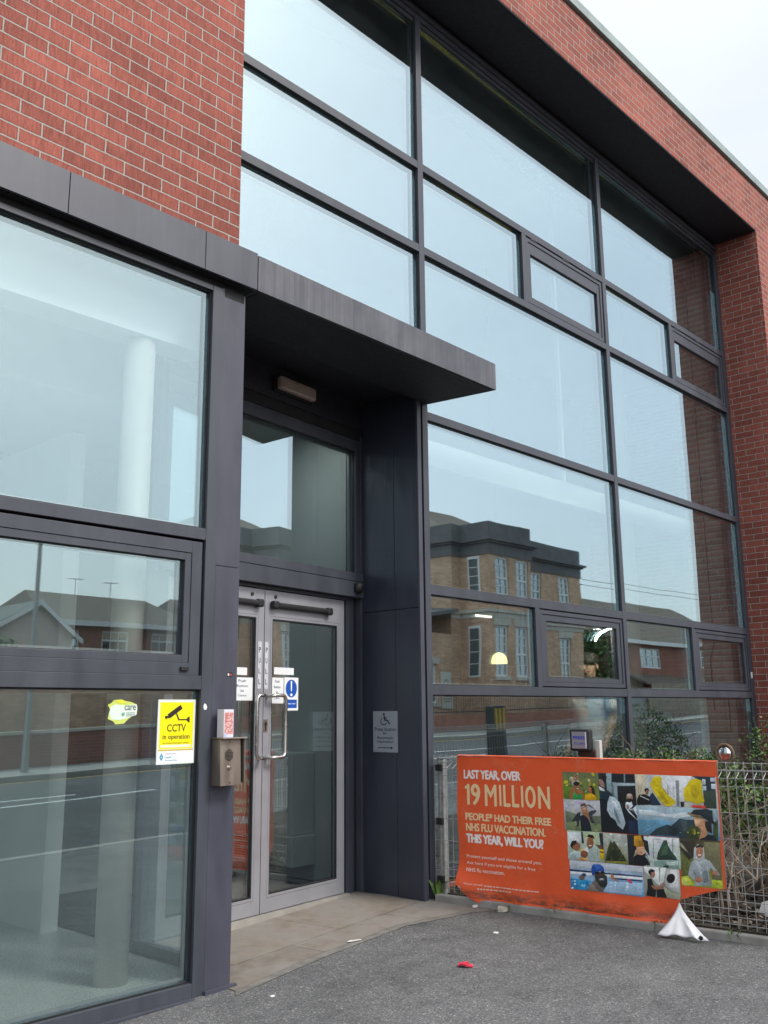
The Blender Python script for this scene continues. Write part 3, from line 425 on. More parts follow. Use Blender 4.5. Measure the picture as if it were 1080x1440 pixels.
((1.745,0.318,1.985,0.58),'4c4634','98a248',[('7c7858',[(1894,567),(1985,570),(1982,431),(1918,452),(1893,504)]),('3a342a',[(1752,562),(1846,573),(1834,486),(1798,460),(1776,486),(1754,516)]),('a8a48c',[(1752,557),(1770,540),(1797,501),(1778,513),(1755,534)]),('6a7038',[(1750,493),(1793,455),(1797,379),(1745,364)]),('6d6a4e',[(1927,453),(1984,458),(1981,360),(1925,372)]),('c6d23c',[(1745,364),(1787,373),(1822,327),(1800,318),(1745,318)]),('dbe46a',[(1799,338),(1792,323),(1777,318),(1758,318),(1745,318),(1745,333),(1747,348),(1762,359),(1780,360),(1794,353)]),('b4c43a',[(1922,363),(1983,365),(1981,318),(1919,327)]),('a9b3b6',[(1787,378),(1807,447),(1833,467),(1891,477),(1919,466),(1962,411),(1972,394),(1951,392),(1921,430),(1909,398),(1920,332),(1817,322),(1824,354),(1805,361)]),('8d989c',[(1814,407),(1849,424),(1863,367),(1833,346)]),('bcc5c6',[(1837,459),(1866,466),(1866,403),(1844,423)]),('7d888c',[(1871,403),(1901,415),(1905,353),(1876,341)]),('c3cacb',[(1826,467),(1834,531),(1859,553),(1892,540),(1892,481),(1876,467),(1861,456),(1842,464)]),('b98060',[(1886,513),(1880,492),(1868,478),(1855,476),(1845,489),(1843,510),(1849,532),(1861,546),(1874,547),(1883,534)]),('23262c',[(1843,539),(1866,552),(1890,544),(1886,533),(1868,540),(1845,530)]),('f2ece6',[(1874,494),(1871,492),(1866,490),(1859,490),(1854,491),(1852,493),(1855,495),(1860,497),(1867,497),(1872,496)]),('1e1a18',[(1860,516),(1859,514),(1857,513),(1855,513),(1853,514),(1852,515),(1853,517),(1855,518),(1857,518),(1859,517)]),('1e1a18',[(1878,517),(1877,516),(1875,515),(1873,515),(1871,515),(1871,517),(1871,518),(1873,519),(1876,519),(1878,518)]),('b57c5e',[(1869,359),(1864,350),(1853,343),(1840,342),(1829,346),(1826,355),(1831,365),(1842,371),(1855,372),(1865,368)]),('b57c5e',[(1960,404),(1957,396),(1948,391),(1938,390),(1931,394),(1928,402),(1932,410),(1940,415),(1950,416),(1958,412)])])]
# ------------------------------------------------------------------ ground and street (the street rises gently along +x)
def g(x): return -.072+.0235*max(-40, min(x, 110))
XS = [-500, -40, -10, 0, 5, 10, 20, 40, 70, 110, 600]
def strip(name, y0, y1, dz, mat, label=None, x0=-500, x1=600, ys=None, kind='structure', thick=0):
    mb = MB(); xs = [x0]+[x for x in XS if x0 < x < x1]+[x1]
    if thick:
        for a, b in zip(xs[:-1], xs[1:]):
            mb.hexa([(a,y0,g(a)+dz-thick),(b,y0,g(b)+dz-thick),(b,y1,g(b)+dz-thick),(a,y1,g(a)+dz-thick),(a,y0,g(a)+dz),(b,y0,g(b)+dz),(b,y1,g(b)+dz),(a,y1,g(a)+dz)])
    else:
        for a, b in zip(xs[:-1], xs[1:]):
            mb.face([(a,y0,g(a)+dz),(b,y0,g(b)+dz),(b,y1,g(b)+dz),(a,y1,g(a)+dz)])
    return tag(mb.build(name, mat, org=(0,0,0)), label, None, None, kind)
NK, FK = -.75, -10.4       # near and far kerb lines
strip('ground', -500, 500, -.16, M['soil'])
strip('road', FK, NK, -.11, M['road'])
strip('forecourt', NK+.125, 9.4, 0, M['asphalt'], x0=-60, x1=90, thick=.15)
strip('kerb', NK, NK+.125, .004, M['conc_l'], x0=-60, x1=90, thick=.15)
strip('far_kerb', FK-.125, FK, .0, M['conc_l'], x0=-60, x1=110, thick=.14)
strip('far_footpath', -12.6, FK-.125, -.004, M['conc_l'], x0=-60, x1=110, thick=.14)
for nm, y0, y1 in (('road_marking', NK-.42, NK-.33), ('road_marking', NK-.24, NK-.15), ('road_marking', FK+.22, FK+.31)):
    strip(nm, y0, y1, -.106, M['yellow_line'], x0=-60, x1=100)
mb = MB()
def road_line(mb, a, b, w=.12):
    (xa, ya), (xb, yb) = a, b; dx, dy = xb-xa, yb-ya; L = math.hypot(dx, dy); nx, ny = -dy/L*w/2, dx/L*w/2
    mb.face([(xa-nx,ya-ny,g(xa)-.106),(xb-nx,yb-ny,g(xb)-.106),(xb+nx,yb+ny,g(xb)-.106),(xa+nx,ya+ny,g(xa)-.106)])
road_line(mb, (4.2,-6.9), (8.4,-6.9)); road_line(mb, (2,-5.6), (9.6,-6.35)); road_line(mb, (3,-7.9), (7.2,-7.9)); road_line(mb, (12,-6.9), (30,-6.9))
for k in range(6): road_line(mb, (10.2+k*6, -5.4), (13.2+k*6, -5.4))
tag(mb.build('road_marking', M['white_line'], org=(0,0,0)), kind='structure')

# door screen axes: recessed entrance turned about six degrees to the street front
DP = Vector((4.964, 5.047, 0)); DA = math.radians(7.1)
SX = Matrix.Translation(DP) @ Matrix.Rotation(DA, 4, 'Z')       # local x along the screen, y into the building

# entrance paving
poly = [(3.10,3.905), (3.75,4.055), (4.56,4.168), (5.10,4.06), (5.285,3.94), (5.31,4.40), (5.235,4.47), (5.10,5.10), (3.15,4.86)]
mb = MB(); P0 = Vector((3.15, 4.86))
tr = geometry.tessellate_polygon([[Vector((x, y, 0)) for x, y in poly]])
ca, sa = math.cos(DA), math.sin(DA)
for t in tr:
    q = [poly[i] for i in t]
    ar = (q[1][0]-q[0][0])*(q[2][1]-q[0][1])-(q[2][0]-q[0][0])*(q[1][1]-q[0][1]); q = q if ar > 0 else q[::-1]
    mb.face([(x, y, g(x)+.004) for x, y in q], 0, [((x-3.3)*ca+(y-4.86)*sa, -(x-3.3)*sa+(y-4.86)*ca) for x, y in q])
tag(mb.build('entrance_paving', M['paving'], org=(4.2,4.4,.03)), kind='structure')
mb = MB()
ed = [(3.06,3.845), (3.75,3.995), (4.56,4.108), (5.10,4.00), (5.28,3.885)]
ei = [(3.10,3.905), (3.75,4.055), (4.56,4.168), (5.10,4.06), (5.285,3.94)]
for i in range(4):
    a, b, c, d = ed[i], ed[i+1], ei[i+1], ei[i]
    mb.face([(p[0], p[1], g(p[0])+.003) for p in (a, b, c, d)])
tag(mb.build('paving_edge', M['edge'], org=(4.2,4.0,.03)), kind='structure')

# ------------------------------------------------------------------ the health centre
HC = thing('health_centre', (6.0, 6.0, 0.05), 'red brick health centre with tall grey framed glazing, flat canopy and recessed entrance', 'building')
YB = 3.945; YG = 4.47; YM = 4.505      # brick front, frame front, glass
ZT = 7.825
mb = MB()
mb.box(-6, YB, 3.905, 3.043, YB+.32, ZT)                       # left wall above the fascia
mb.box(3.043, YB, 7.19, 11.12, YB+.32, ZT)                     # band above the opening
mb.box(11.12, YB, -.3, 16.0, YB+.32, ZT)                       # right pier front
mb.box(11.12, YB+.32, -.3, 11.42, 4.56, ZT)                    # jamb return
mb.box(5.24, 4.50, -.3, 11.12, 4.60, .165)                     # plinth under the glazing
mb.box(15.7, YB+.32, -.3, 16.0, 12, ZT); mb.box(-6, YB+.32, 3.905, -5.7, 12, ZT); mb.box(-6, 12, -.3, 16, 12.3, ZT)
mb.box(-6, 4.0, -.3, -5.7, 12, 3.90)
mb.build('brick_wall', M['brick'], HC)
mb = MB(); mb.box(-5.68, YB+.33, 7.45, 15.68, 11.98, 7.62); mb.build('roof', M['slate'], HC)
mb = MB(); mb.box(-6.04, YB-.035, 7.845, 16.04, YB+.36, 7.945); mb.box(-6.0, YB+.01, 7.826, 16.0, YB+.3, 7.8445, 1)  # black strip below the coping stands in for its shadow
mb.box(15.66, YB+.37, 7.862, 16.04, 12.34, 7.935); mb.box(-6.04, YB+.37, 7.862, -5.66, 12.34, 7.935); mb.box(-5.65, 11.96, 7.862, 15.65, 12.34, 7.935)
mb.build('coping', [M['coping'], M['black']], HC, bevel=.003)
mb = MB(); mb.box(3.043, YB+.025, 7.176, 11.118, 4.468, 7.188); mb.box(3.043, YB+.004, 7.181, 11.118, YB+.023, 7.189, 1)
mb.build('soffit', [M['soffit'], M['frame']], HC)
# fascia over the bay, with its panel joints
mb = MB()
for x0, x1 in ((-6,-2.3), (-2.297,-.2), (-.197,1.993), (1.997,2.801), (2.805,3.166)):
    mb.box(x0, 3.925, 3.682, x1, 3.943, 3.908)
mb.box(-6, 3.943, 3.905, 3.160, 4.05, 3.9085); mb.box(-6, 3.944, 3.69, 3.150, 3.958, 3.90, 1)
mb.build('fascia', [M['fascia'], M['gap']], HC, bevel=.0015)
mb = MB(); mb.box(-6, 3.96, 3.685, 3.17, 4.20, 3.90); mb.build('fascia_backing', M['gap'], HC)
# canopy over the entrance
mb = MB()
mb.hexa([(3.176,3.93,3.683), (5.455,3.93,3.655), (5.292,4.466,3.630), (3.176,4.466,3.70), (3.176,3.93,3.902), (5.455,3.93,3.861), (5.292,4.466,3.845), (3.176,4.466,3.902)])
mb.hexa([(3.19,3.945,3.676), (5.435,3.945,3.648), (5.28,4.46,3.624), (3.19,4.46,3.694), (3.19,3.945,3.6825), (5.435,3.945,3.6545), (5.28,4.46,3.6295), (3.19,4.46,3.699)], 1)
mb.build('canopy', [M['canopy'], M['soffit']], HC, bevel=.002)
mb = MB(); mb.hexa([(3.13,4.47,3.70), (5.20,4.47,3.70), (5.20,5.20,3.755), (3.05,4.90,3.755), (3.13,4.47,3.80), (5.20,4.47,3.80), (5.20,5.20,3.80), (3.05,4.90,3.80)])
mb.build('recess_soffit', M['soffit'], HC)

# ---- curtain wall
X0, X1, X2, X3 = (2.35,2.41), (5.235,5.297), (8.125,8.19), (11.03,11.118)
TR = {1:(5.625,5.69), 2:(4.89,4.955), 3:(3.51,3.575), 4:(2.165,2.235), 5:(1.435,1.505)}
mb = MB(); y0, y1 = YG, YG+.12
mb.box(X0[0], y0, 3.80, X0[1], y1, 7.08); mb.box(X1[0], y0, g(5.2), X1[1], y1, 7.08); mb.box(X2[0], y0, .165, X2[1], y1, 7.08); mb.box(X3[0], y0, .165, X3[1], y1, 7.08)
for a, b in ((X0[1], X1[0]), (X1[1], X2[0]), (X2[1], X3[0])):
    for k in (1, 2, 3, 4, 5):
        if a < 5 and k > 2: continue
        mb.box(a, y0+.002, TR[k][0], b, y1, TR[k][1])
    mb.box(a, y0+.004, 7.035, b, y1, 7.08)                    # head
    mb.box(a, y0+.020, 7.00, b, y1, 7.0345)
mb.box(2.35, y0-.012, 7.083, 11.118, y1, 7.125); mb.box(2.35, y0+.01, 7.1255, 11.118, y1, 7.176, 1)
for a, b in ((X1[1], X2[0]), (X2[1], X3[0])): mb.box(a, y0+.002, .165, b, y1, .235)
SM = ((6.692, 6.755), (9.592, 9.655)); SL = ((6.655, 6.717), (9.592, 9.655))
for a, b in SM: mb.box(a, y0+.003, TR[2][1], b, y1, TR[1][0])
for a, b in SL: mb.box(a, y0+.003, TR[5][1], b, y1, TR[4][0])
CW = mb.build('curtain_wall', [M['frame'], M['gap']], HC, bevel=.0015)
cells = []
cells += [(X0[1], X1[0], 3.80, TR[2][0]), (X0[1], X1[0], TR[2][1], TR[1][0]), (X0[1], X1[0], TR[1][1], 7.0)]
for (a, b), sm, sl in (((X1[1], X2[0]), SM[0], SL[0]), ((X2[1], X3[0]), SM[1], SL[1])):
    cells += [(a, b, TR[1][1], 7.0), (a, sm[0], TR[2][1], TR[1][0]), (a, b, TR[3][1], TR[2][0]), (a, b, TR[4][1], TR[3][0]),
              (a, sl[0], TR[5][1], TR[4][0]), (a, b, .235, TR[5][0])]
gk = MB()
for a, b, z0, z1 in cells:
    p = MB(); r_p = [rnd.uniform(-.0028,.0028) for _ in range(4)]; r_p[3] = r_p[0]-r_p[1]+r_p[2]     # glazing never sits perfectly in one plane
    (xa, xb, za, zb) = (a+.004, b-.004, z0+.004, z1-.004)
    p.hexa([(xa,YM+r_p[0],za),(xb,YM+r_p[1],za),(xb,YM+r_p[1]+.024,za),(xa,YM+r_p[0]+.024,za),(xa,YM+r_p[3],zb),(xb,YM+r_p[2],zb),(xb,YM+r_p[2]+.024,zb),(xa,YM+r_p[3]+.024,zb)]); p.build('pane', M['glass'], CW)
    gk.frame(a, z0, b, z1, .007, YM-.014, YM-.0065, 0); gk.frame(a+.008, z0+.008, b-.008, z1-.008, .013, YM+.030, YM+.045, 1)
gk.build('gasket', [M['black'], M['spacer']], CW)

def opening_window(x0, x1, z0, z1, gx0, gx1, gz0, gz1, yf=YG, ym=YM+.002, vents=False, gl='glass'):
    f = MB()
    f.frame(x0+.010, z0+.010, x1-.010, z1-.010, .034, yf+.010, yf+.07)
    for a in (0,):
        f.box(x0+.045, yf+.018, z0+.045, gx0, yf+.07, z1-.045); f.box(gx1, yf+.018, z0+.045, x1-.045, yf+.07, z1-.045)
        f.box(gx0+.0005, yf+.018, z0+.045, gx1-.0005, yf+.07, gz0); f.box(gx0+.0005, yf+.018, gz1, gx1-.0005, yf+.07, z1-.045)
    f.frame(x0+.0005, z0+.0005, x1-.0005, z1-.0005, .0095, yf+.035, yf+.06, 1)
    f.frame(x0+.0442, z0+.0442, x1-.0442, z1-.0442, .0045, yf+.0185, yf+.0155, 1)
    if vents:
        for q in (.1, .5, .88): f.box(x0+(x1-x0)*q-.05, yf+.004, z1-.012, x0+(x1-x0)*q+.05, yf+.03, z1-.002, 0)
    w = f.build('opening_window', [M['frame'], M['gap']], HC, bevel=.0015)
    p = MB(); p.box(gx0-.004, ym, gz0-.004, gx1+.004, ym+.024, gz1+.004); p.build('pane', M[gl], w)
    k = MB(); k.frame(gx0, gz0, gx1, gz1, .006, ym-.012, ym-.001, 0); k.frame(gx0+.006, gz0+.006, gx1-.006, gz1-.006, .012, ym+.0245, ym+.038, 1)
    k.build('gasket', [M['black'], M['spacer']], w)
    return w
opening_window(SM[0][1], X2[0], TR[2][1], TR[1][0], 6.84, 8.03, 5.035, 5.47, vents=True)
opening_window(SM[1][1], X3[0], TR[2][1], TR[1][0], 9.735, 10.935, 5.035, 5.47, vents=True)
opening_window(SL[0][1], X2[0], TR[5][1], TR[4][0], 6.835, 8.02, 1.59, 2.066)
w = opening_window(SL[1][1], X3[0], TR[5][1], TR[4][0], 9.775, 10.935, 1.59, 2.066)
mb = MB(); mb.box(11.035, YG-.012, 1.66, 11.055, YG-.001, 1.73); mb.build('window_tag', M['white'], HC)

# ---- bay
YF = 3.98; YBG = 4.015
mb = MB()
mb.box(2.903, YF, g(2.9), 2.970, YF+.10, 3.64)
for a in (-.15, -3.2): mb.box(a, YF, g(a), a+.068, YF+.10, 3.64)
for a, b in ((-.082, 2.903), (-3.132, -.15)):
    mb.box(a, YF+.002, 2.205, b, YF+.10, 2.265)
    mb.box(a, YF+.002, 1.437, b, YF+.10, 1.505)
    mb.box(a, YF+.002, g(a)-.02, b, YF+.10, .062); mb.box(a, YF+.002, 3.61, b, YF+.10, 3.64)
mb.box(-6, YF+.02, 3.641, 3.13, YF+.14, 3.69, 1)
mb.box(-6, YF, -.3, -3.2, YF+.1, 3.64)
mb.box(2.34, YF-.03, g(2.3)-.03, 2.90, YF-.001, g(2.9)+.006, 0)
BF = mb.build('bay_frame', [M['frame'], M['gap']], HC, bevel=.0015)
gk = MB()
for a, b in ((-.082, 2.903), (-3.132, -.15)):
    for z0, z1 in ((2.265, 3.61), (.062, 1.437)):
        p = MB(); p.box(a+.004, YBG, z0+.004, b-.004, YBG+.024, z1-.004); p.build('pane', M['glass_bay'], BF)
        gk.frame(a, z0, b, z1, .008, YBG-.014, YBG-.001, 0); gk.frame(a+.008, z0+.008, b-.008, z1-.008, .014, YBG+.0245, YBG+.04, 1)
gk.build('gasket', [M['black'], M['spacer']], BF)
def bay_opening(x0, x1):
    z0, z1 = 1.505, 2.205; f = MB()
    f.frame(x0+.012, z0+.001, x1-.013, z1-.014, .062, YF+.010, YF+.07)
    f.frame(x0+.078, z0+.064, x1-.077, z1-.078, .037, YF+.014, YF+.07)
    f.frame(x0+.0745, z0+.0605, x1-.0745, z1-.0755, .003, YF+.022, YF+.07, 1)
    f.frame(x0+.001, z0+.0005, x1-.001, z1-.001, .0125, YF+.045, YF+.07, 1)
    w = f.build('opening_window', [M['frame'], M['gap']], HC, bevel=.0015)
    gx0, gx1, gz0, gz1 = x0+.115, x1-.114, z0+.101, z1-.115
    p = MB(); p.box(gx0-.004, YBG+.004, gz0-.004, gx1+.004, YBG+.028, gz1+.004); p.build('pane', M['glass_bay'], w)
    k = MB(); k.frame(gx0, gz0, gx1, gz1, .004, YBG-.008, YBG+.003, 0); k.frame(gx0+.006, gz0+.006, gx1-.006, gz1-.006, .012, YBG+.0285, YBG+.04, 1); k.build('gasket', [M['black'], M['spacer']], w)
    h = MB(); h.box(x1-.128, YF-.004, 1.527, x1-.082, YF+.0095, 1.549, 0); h.build('latch_cover', M['black'], w, bevel=.003)
bay_opening(-.082, 2.903); bay_opening(-3.132, -.15)
# corner post cladding, lower length slightly proud of the upper
mb = MB(); mb.box(2.973, YF+.006, 2.082, 3.130, YF+.10, 3.648); mb.box(2.973, YF+.004, g(3.05)+.018, 3.130, YF+.10, 2.078)
mb.box(2.965, YF-.02, g(3)-.01, 3.155, YF+.005, g(3.05)+.0175); mb.box(2.985, YF+.0045, 3.60, 3.12, YF+.0055, 3.648, 1)
mb.build('corner_post', [M['post'], M['gap']], HC, bevel=.002)
# glazed return of the bay beside the doors
mb = MB(); xa, xb = 3.07, 3.13
mb.box(xa, 4.085, g(3), xb, 4.15, 3.69); mb.box(xa, 4.76, g(3), xb, 4.85, 3.69)
for z0, z1 in ((.02,.11), (2.20,2.27), (3.6,3.69)): mb.box(xa+.002, 4.15, z0, xb-.002, 4.76, z1)
RF = mb.build('return_frame', M['frame'], HC, bevel=.0015)
for z0, z1 in ((.11,2.20), (2.27,3.6)):
    p = MB(); p.box(3.09, 4.146, z0-.004, 3.114, 4.764, z1+.004); p.build('pane', M['glass_bay'], RF)

# ---- recessed entrance screen (local screen axes)
FL = .055
mb = MB(SX)
mb.box(-1.83, -.062, 2.290, .163, .06, 2.352); mb.box(-1.83, -.066, 2.168, .163, .06, 2.284); mb.box(-1.83, -.058, 2.284, .163, .05, 2.290, 1)   # transom box
mb.box(-1.83, -.012, 2.144, .035, .06, 2.167)
mb.box(-1.83, -.02, 3.33, .163, .08, 3.42); mb.box(.122, -.02, 2.352, .163, .08, 3.33); mb.box(-1.83, -.02, 2.352, -1.75, .08, 3.33)
mb.box(.163, -.035, FL-.02, .262, .08, 3.46)                      # proud jamb
mb.box(.020, .012, FL-.02, .1625, .08, 2.167, 1); mb.box(.030, .005, FL-.02, .12, .0115, 2.167)
mb.box(-1.83, -.02, FL-.02, -1.735, .08, 2.167)
ES = mb.build('entrance_screen', [M['frame'], M['gap']], HC, bevel=.0015)
p = MB(SX); p.box(-1.752, .012, 2.350, .124, .036, 3.332); p.build('fanlight_pane', M['glass'], ES)
k = MB(SX); k.frame(-1.75, 2.352, .122, 3.33, .006, -.002, .011, 0); k.frame(-1.744, 2.358, .116, 3.324, .014, .0365, .05, 1); k.build('gasket', [M['black'], M['spacer']], ES)
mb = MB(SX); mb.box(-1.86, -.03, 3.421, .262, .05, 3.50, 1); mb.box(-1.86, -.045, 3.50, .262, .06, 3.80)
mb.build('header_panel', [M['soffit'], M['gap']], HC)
mb = MB(SX); mb.lathe((.075, -.078, 2.238), [(.001,-.042), (.03,-.036), (.042,-.01), (.042,.02), (.036,.032)], 18); mb.build('sensor_dome', M['black'], HC, smooth=True)
mb = MB(SX); mb.box(-1.75, -.03, g(3.2)-.02, .03, .05, .062); mb.build('threshold', M['conc_l'], HC)

def door_leaf(u0, u1, gu0, gu1, hinge_left):
    d = MB(SX); z0, z1, gz0, gz1 = .068, 2.138, .172, 1.945
    d.box(u0, 0, z0, gu0, .05, z1); d.box(gu1, 0, z0, u1, .05, z1); d.box(gu0, 0.0004, z0, gu1, .05, gz0); d.box(gu0, 0.0004, gz1, gu1, .05, z1)
    d.frame(gu0-.018, gz0-.018, gu1+.018, gz1+.018, .0015, -.0006, .001, 1)
    o = d.build('door', [M['alu'], M['gap']], HC, bevel=.002)
    p = MB(SX); p.box(gu0-.004, .016, gz0-.004, gu1+.004, .034, gz1+.004); p.build('pane', M['glass_door'], o)
    k = MB(SX); k.frame(gu0, gz0, gu1, gz1, .009, .004, .0155, 0); k.frame(gu0, gz0, gu1, gz1, .009, .0345, .046, 0); k.build('gasket', M['black'], o)
    c = MB(SX); a, b = (gu0-.02, gu1-.11) if not hinge_left else (gu0+.11, gu1+.02)
    c.box(a, -.040, 2.020, b, -.001, 2.058); c.box(a-.012, -.046, 2.012, a+.045, -.0012, 2.066); c.box(b-.045, -.046, 2.012, b+.012, -.0012, 2.066)
    c.build('door_closer', M['black'], o, bevel=.012)
    s = MB(SX); cu = gu0-.03 if not hinge_left else gu1+.03
    s.lathe((cu+(.055 if not hinge_left else -.075), -.006, 2.098), [(.001,0), (.012,0), (.012,.006), (.001,.0062)], 12, 0, 'y'); s.build('fixing_plug', M['bark1'], o)
    return o
DR = door_leaf(-.862, 0.0, -.785, -.082, False)
DL = door_leaf(-1.728, -.868, -1.648, -.945, True)
for leaf, u in ((DR, -.905+.10), (DL, -.928)):
    s = MB(SX); fn = lambda x, z, L=0: (x, -.0012-.0006*L, z)
    u = -.842 if leaf is DR else -.908
    s.box(u-.017, -.0022, 1.475, u+.017, -.0004, 1.785, 0, lin('c9cacf'))
    fn2 = lambda x, z, L=0: (x, -.0024-.0003*L, z)
    for i, ch in enumerate('PULL'): put_text(s, ch, (u-.0095, 1.714-i*.070, u+.0095, 1.748-i*.070), fn2, '22242a', .012, 1)
    s.build('pull_label', M['sign'], leaf)
def handle(u, off, leaf, du):
    h = MB(SX); pts = [(u,0,1.428), (u,-.05,1.428)]
    rr = .035
    sg = 1 if du > 0 else -1; e_ = u+du-sg*rr
    P1 = [(u, -.055, 1.428), (u+sg*.02, -.062, 1.432), (e_, -.062, 1.432)]
    arc1 = [(e_+sg*rr*math.sin(a), -.062, 1.432-rr+rr*math.cos(a)) for a in (0.4, .8, 1.2, PI/2)]
    arc2 = [(e_+sg*rr*math.cos(a), -.062, 1.030+rr-rr*math.sin(a)) for a in (0, .4, .8, 1.2, PI/2)]
    h.tube([(u,0,1.432)]+P1+arc1+arc2+[(u+sg*.02,-.062,1.030), (u,-.055,1.030), (u,0,1.030)], .0125, 10)
    h.build('pull_handle', M['steel'], leaf, smooth=True)
handle(-.835, 0, DR, .125); handle(-.902, 0, DL, -.085)
l = MB(SX); l.box(-.858, -.004, 1.195, -.822, -.0004, 1.275); l.box(-.846, -.007, 1.205, -.838, -.0042, 1.262, 1); l.lathe((-.842,-.010,1.245), [(.001,0), (.009,0), (.009,.006)], 12, 1, 'y'); l.build('lock', [M['steel_warm'], M['black']], DR)

# return wall of dark panels between doors and glazing
mb = MB(); xr = 5.15
for y0, y1 in ((4.469, 4.697), (4.701, 5.03)):
    mb.box(xr, y0, g(5.1)-.01, xr+.03, y1, 2.055); mb.box(xr, y0, 2.059, xr+.03, y1, 3.72)
mb.box(xr+.031, 4.50, g(5.1)-.01, 5.225, 5.1, 3.72, 1)
mb.box(xr+.0005, 4.452, g(5.1), xr+.043, 4.4685, 3.66, 2)
mb.build('return_panel', [M['clad'], M['gap'], M['post']], HC, bevel=.002)

# ---- interior
mb = MB()
mb.box(-5.7, 4.09, -.1, 3.065, 11.9, .050); mb.prism([(3.066,4.89),(5.222,5.13),(5.222,11.9),(3.066,11.9)], -.1, .050); mb.box(5.224, 4.61, -.1, 15.69, 11.9, .050)
mb.build('interior_floor', M['infloor'], HC)
mb = MB()
mb.box(5.226, 5.12, .0505, 5.30, 11.0, 3.75)                     # lobby / hall partition
mb.box(2.2, 4.62, 3.81, 2.34, 11.0, 7.17)                      # end of the upper hall
mb.box(2.96, 5.58, .05, 3.07, 8.19, 3.15)                      # short partition left of the lobby
mb.box(-5.6, 5.0, 3.21, 3.02, 5.08, 3.66)                      # deep bulkhead
mb.box(-5.6, 4.22, 3.337, 3.06, 4.42, 3.66)                    # edge beam behind the bay glass
mb.build('interior_wall', M['inwall'], HC)
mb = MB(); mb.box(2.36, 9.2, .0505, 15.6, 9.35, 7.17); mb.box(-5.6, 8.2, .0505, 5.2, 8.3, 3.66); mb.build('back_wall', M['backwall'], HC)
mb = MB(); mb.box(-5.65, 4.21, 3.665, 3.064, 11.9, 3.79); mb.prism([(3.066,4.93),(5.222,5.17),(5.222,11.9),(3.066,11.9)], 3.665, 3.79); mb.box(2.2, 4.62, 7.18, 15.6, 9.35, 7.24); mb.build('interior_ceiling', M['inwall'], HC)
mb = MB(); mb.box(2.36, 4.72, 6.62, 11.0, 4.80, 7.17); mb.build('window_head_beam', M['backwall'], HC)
mb = MB(); mb.box(11.09, 4.70, .05, 11.40, 5.15, 7.15); mb.build('block_nib', M['block'], HC)
mb = MB(); mb.lathe((2.668, 4.318, .05), [(.083,0), (.083,3.28)], 28); mb.build('round_column', M['column'], HC, smooth=True)
mb = MB(); mb.lathe((11.25, 6.1, .05), [(.13,0), (.13,7.1)], 24); mb.build('round_column', M['column'], HC)
mb = MB(); mb.box(3.12, 5.15, .0505, 5.05, 6.6, .056)
for i in range(40): mb.box(3.13, 5.17+i*.036, .0562, 5.04, 5.186+i*.036, .062)
mb.build('entrance_mat', M['gap'], HC)
mb = MB(); mb.tube([(5.4,5.05,3.50), (10.95,5.05,3.50)], .105, 20); mb.box(10.96, 5.02, 3.46, 11.08, 5.08, 3.54); mb.box(8.1, 5.03, 3.60, 8.14, 5.07, 7.1); mb.build('heating_pipe', M['inwall'], HC)
mb = MB(); mb.tube([(11.08,4.90,7.0), (11.08,4.90,2.1), (11.08,4.96,1.9), (11.08,4.96,1.3)], .009, 8); mb.tube([(11.08,4.78,1.52), (11.08,4.78,1.05), (11.08,5.03,1.05)], .009, 8); mb.build('wall_conduit', M['darkin'], HC)
# ------------------------------------------------------------------ lamp, signs, intercom
t = thing('bulkhead_light', SX @ Vector((-.67,-.05,3.555)), 'unlit oblong bulkhead light with cloudy cover on the dark panel above the doors', 'lamp')
mb = MB(SX); mb.box(-.880, -.075, 3.548, -.472, -.0455, 3.660); mb.build('lamp_base', M['black'], t, bevel=.006)
mb = MB(SX); mb.box(-.868, -.128, 3.556, -.484, -.0752, 3.652); o = mb.build('lamp_cover', plain('cloudy_cover', (.44,.36,.32), .3, 0, .15, 8), t, bevel=.016)
mb = MB(SX)
for k in range(3): mb.box(-.862, -.1292, 3.576+k*.025, -.49, -.1281, 3.579+k*.025)
mb.build('cover_rib', M['steel_warm'], t)

def sign_part(t, name, mb, mats=None): return mb.build(name, mats or M['sign'], t)
# CCTV sign on the bay glass
t = thing('camera_warning_sign', (2.782, 4.013, 1.077), 'yellow camera warning sign with white strip below, stuck inside lower pane beside the corner post', 'sign')
mb = MB(); mb.box(2.672, 4.0105, 1.077, 2.893, 4.0140, 1.387, 0, lin('dfe4df')); sign_part(t, 'backing', mb)
mb = MB(); fn = facing_front(4.0100, .0004); Y_ = 'f3e312'; K_ = '2b2823'
put_poly(mb, rect(2.684,1.150,2.881,1.374), fn, Y_, 0); put_poly(mb, rect(2.680,1.141,2.884,1.147), fn, 'c8b010', 0)
q = lambda x, z: (2.684+x*.197, 1.150+z*.224)
put_poly(mb, [q(*p) for p in ((.22,.74),(.60,.945),(.66,.86),(.285,.645))], fn, K_, 1)
put_poly(mb, [q(*p) for p in ((.14,.69),(.175,.715),(.21,.70),(.24,.72),(.265,.665),(.235,.65),(.225,.665),(.175,.625))], fn, K_, 2)
put_poly(mb, [q(*p) for p in ((.465,.745),(.50,.765),(.575,.63),(.545,.60),(.535,.625))], fn, K_, 2)
put_poly(mb, [q(*p) for p in ((.54,.635),(.80,.635),(.80,.61),(.545,.608))], fn, K_, 3)
put_poly(mb, [q(*p) for p in ((.80,.65),(.85,.68),(.885,.69),(.885,.555),(.85,.565),(.80,.595))], fn, K_, 2)
put_text(mb, 'CCTV', (*q(.22,.365), *q(.78,.525)), fn, K_, .012, 1); put_text(mb, 'in operation', (*q(.10,.175), *q(.90,.305)), fn, K_, .014, 1)
put_text(mb, 'for further information contact', (*q(.12,.105), *q(.88,.145)), fn, '5a5118', .01, 1)
put_poly(mb, rect(*q(.05,.03), *q(.95,.085)), fn, 'e6e3d2', 1)
sign_part(t, 'artwork', mb)
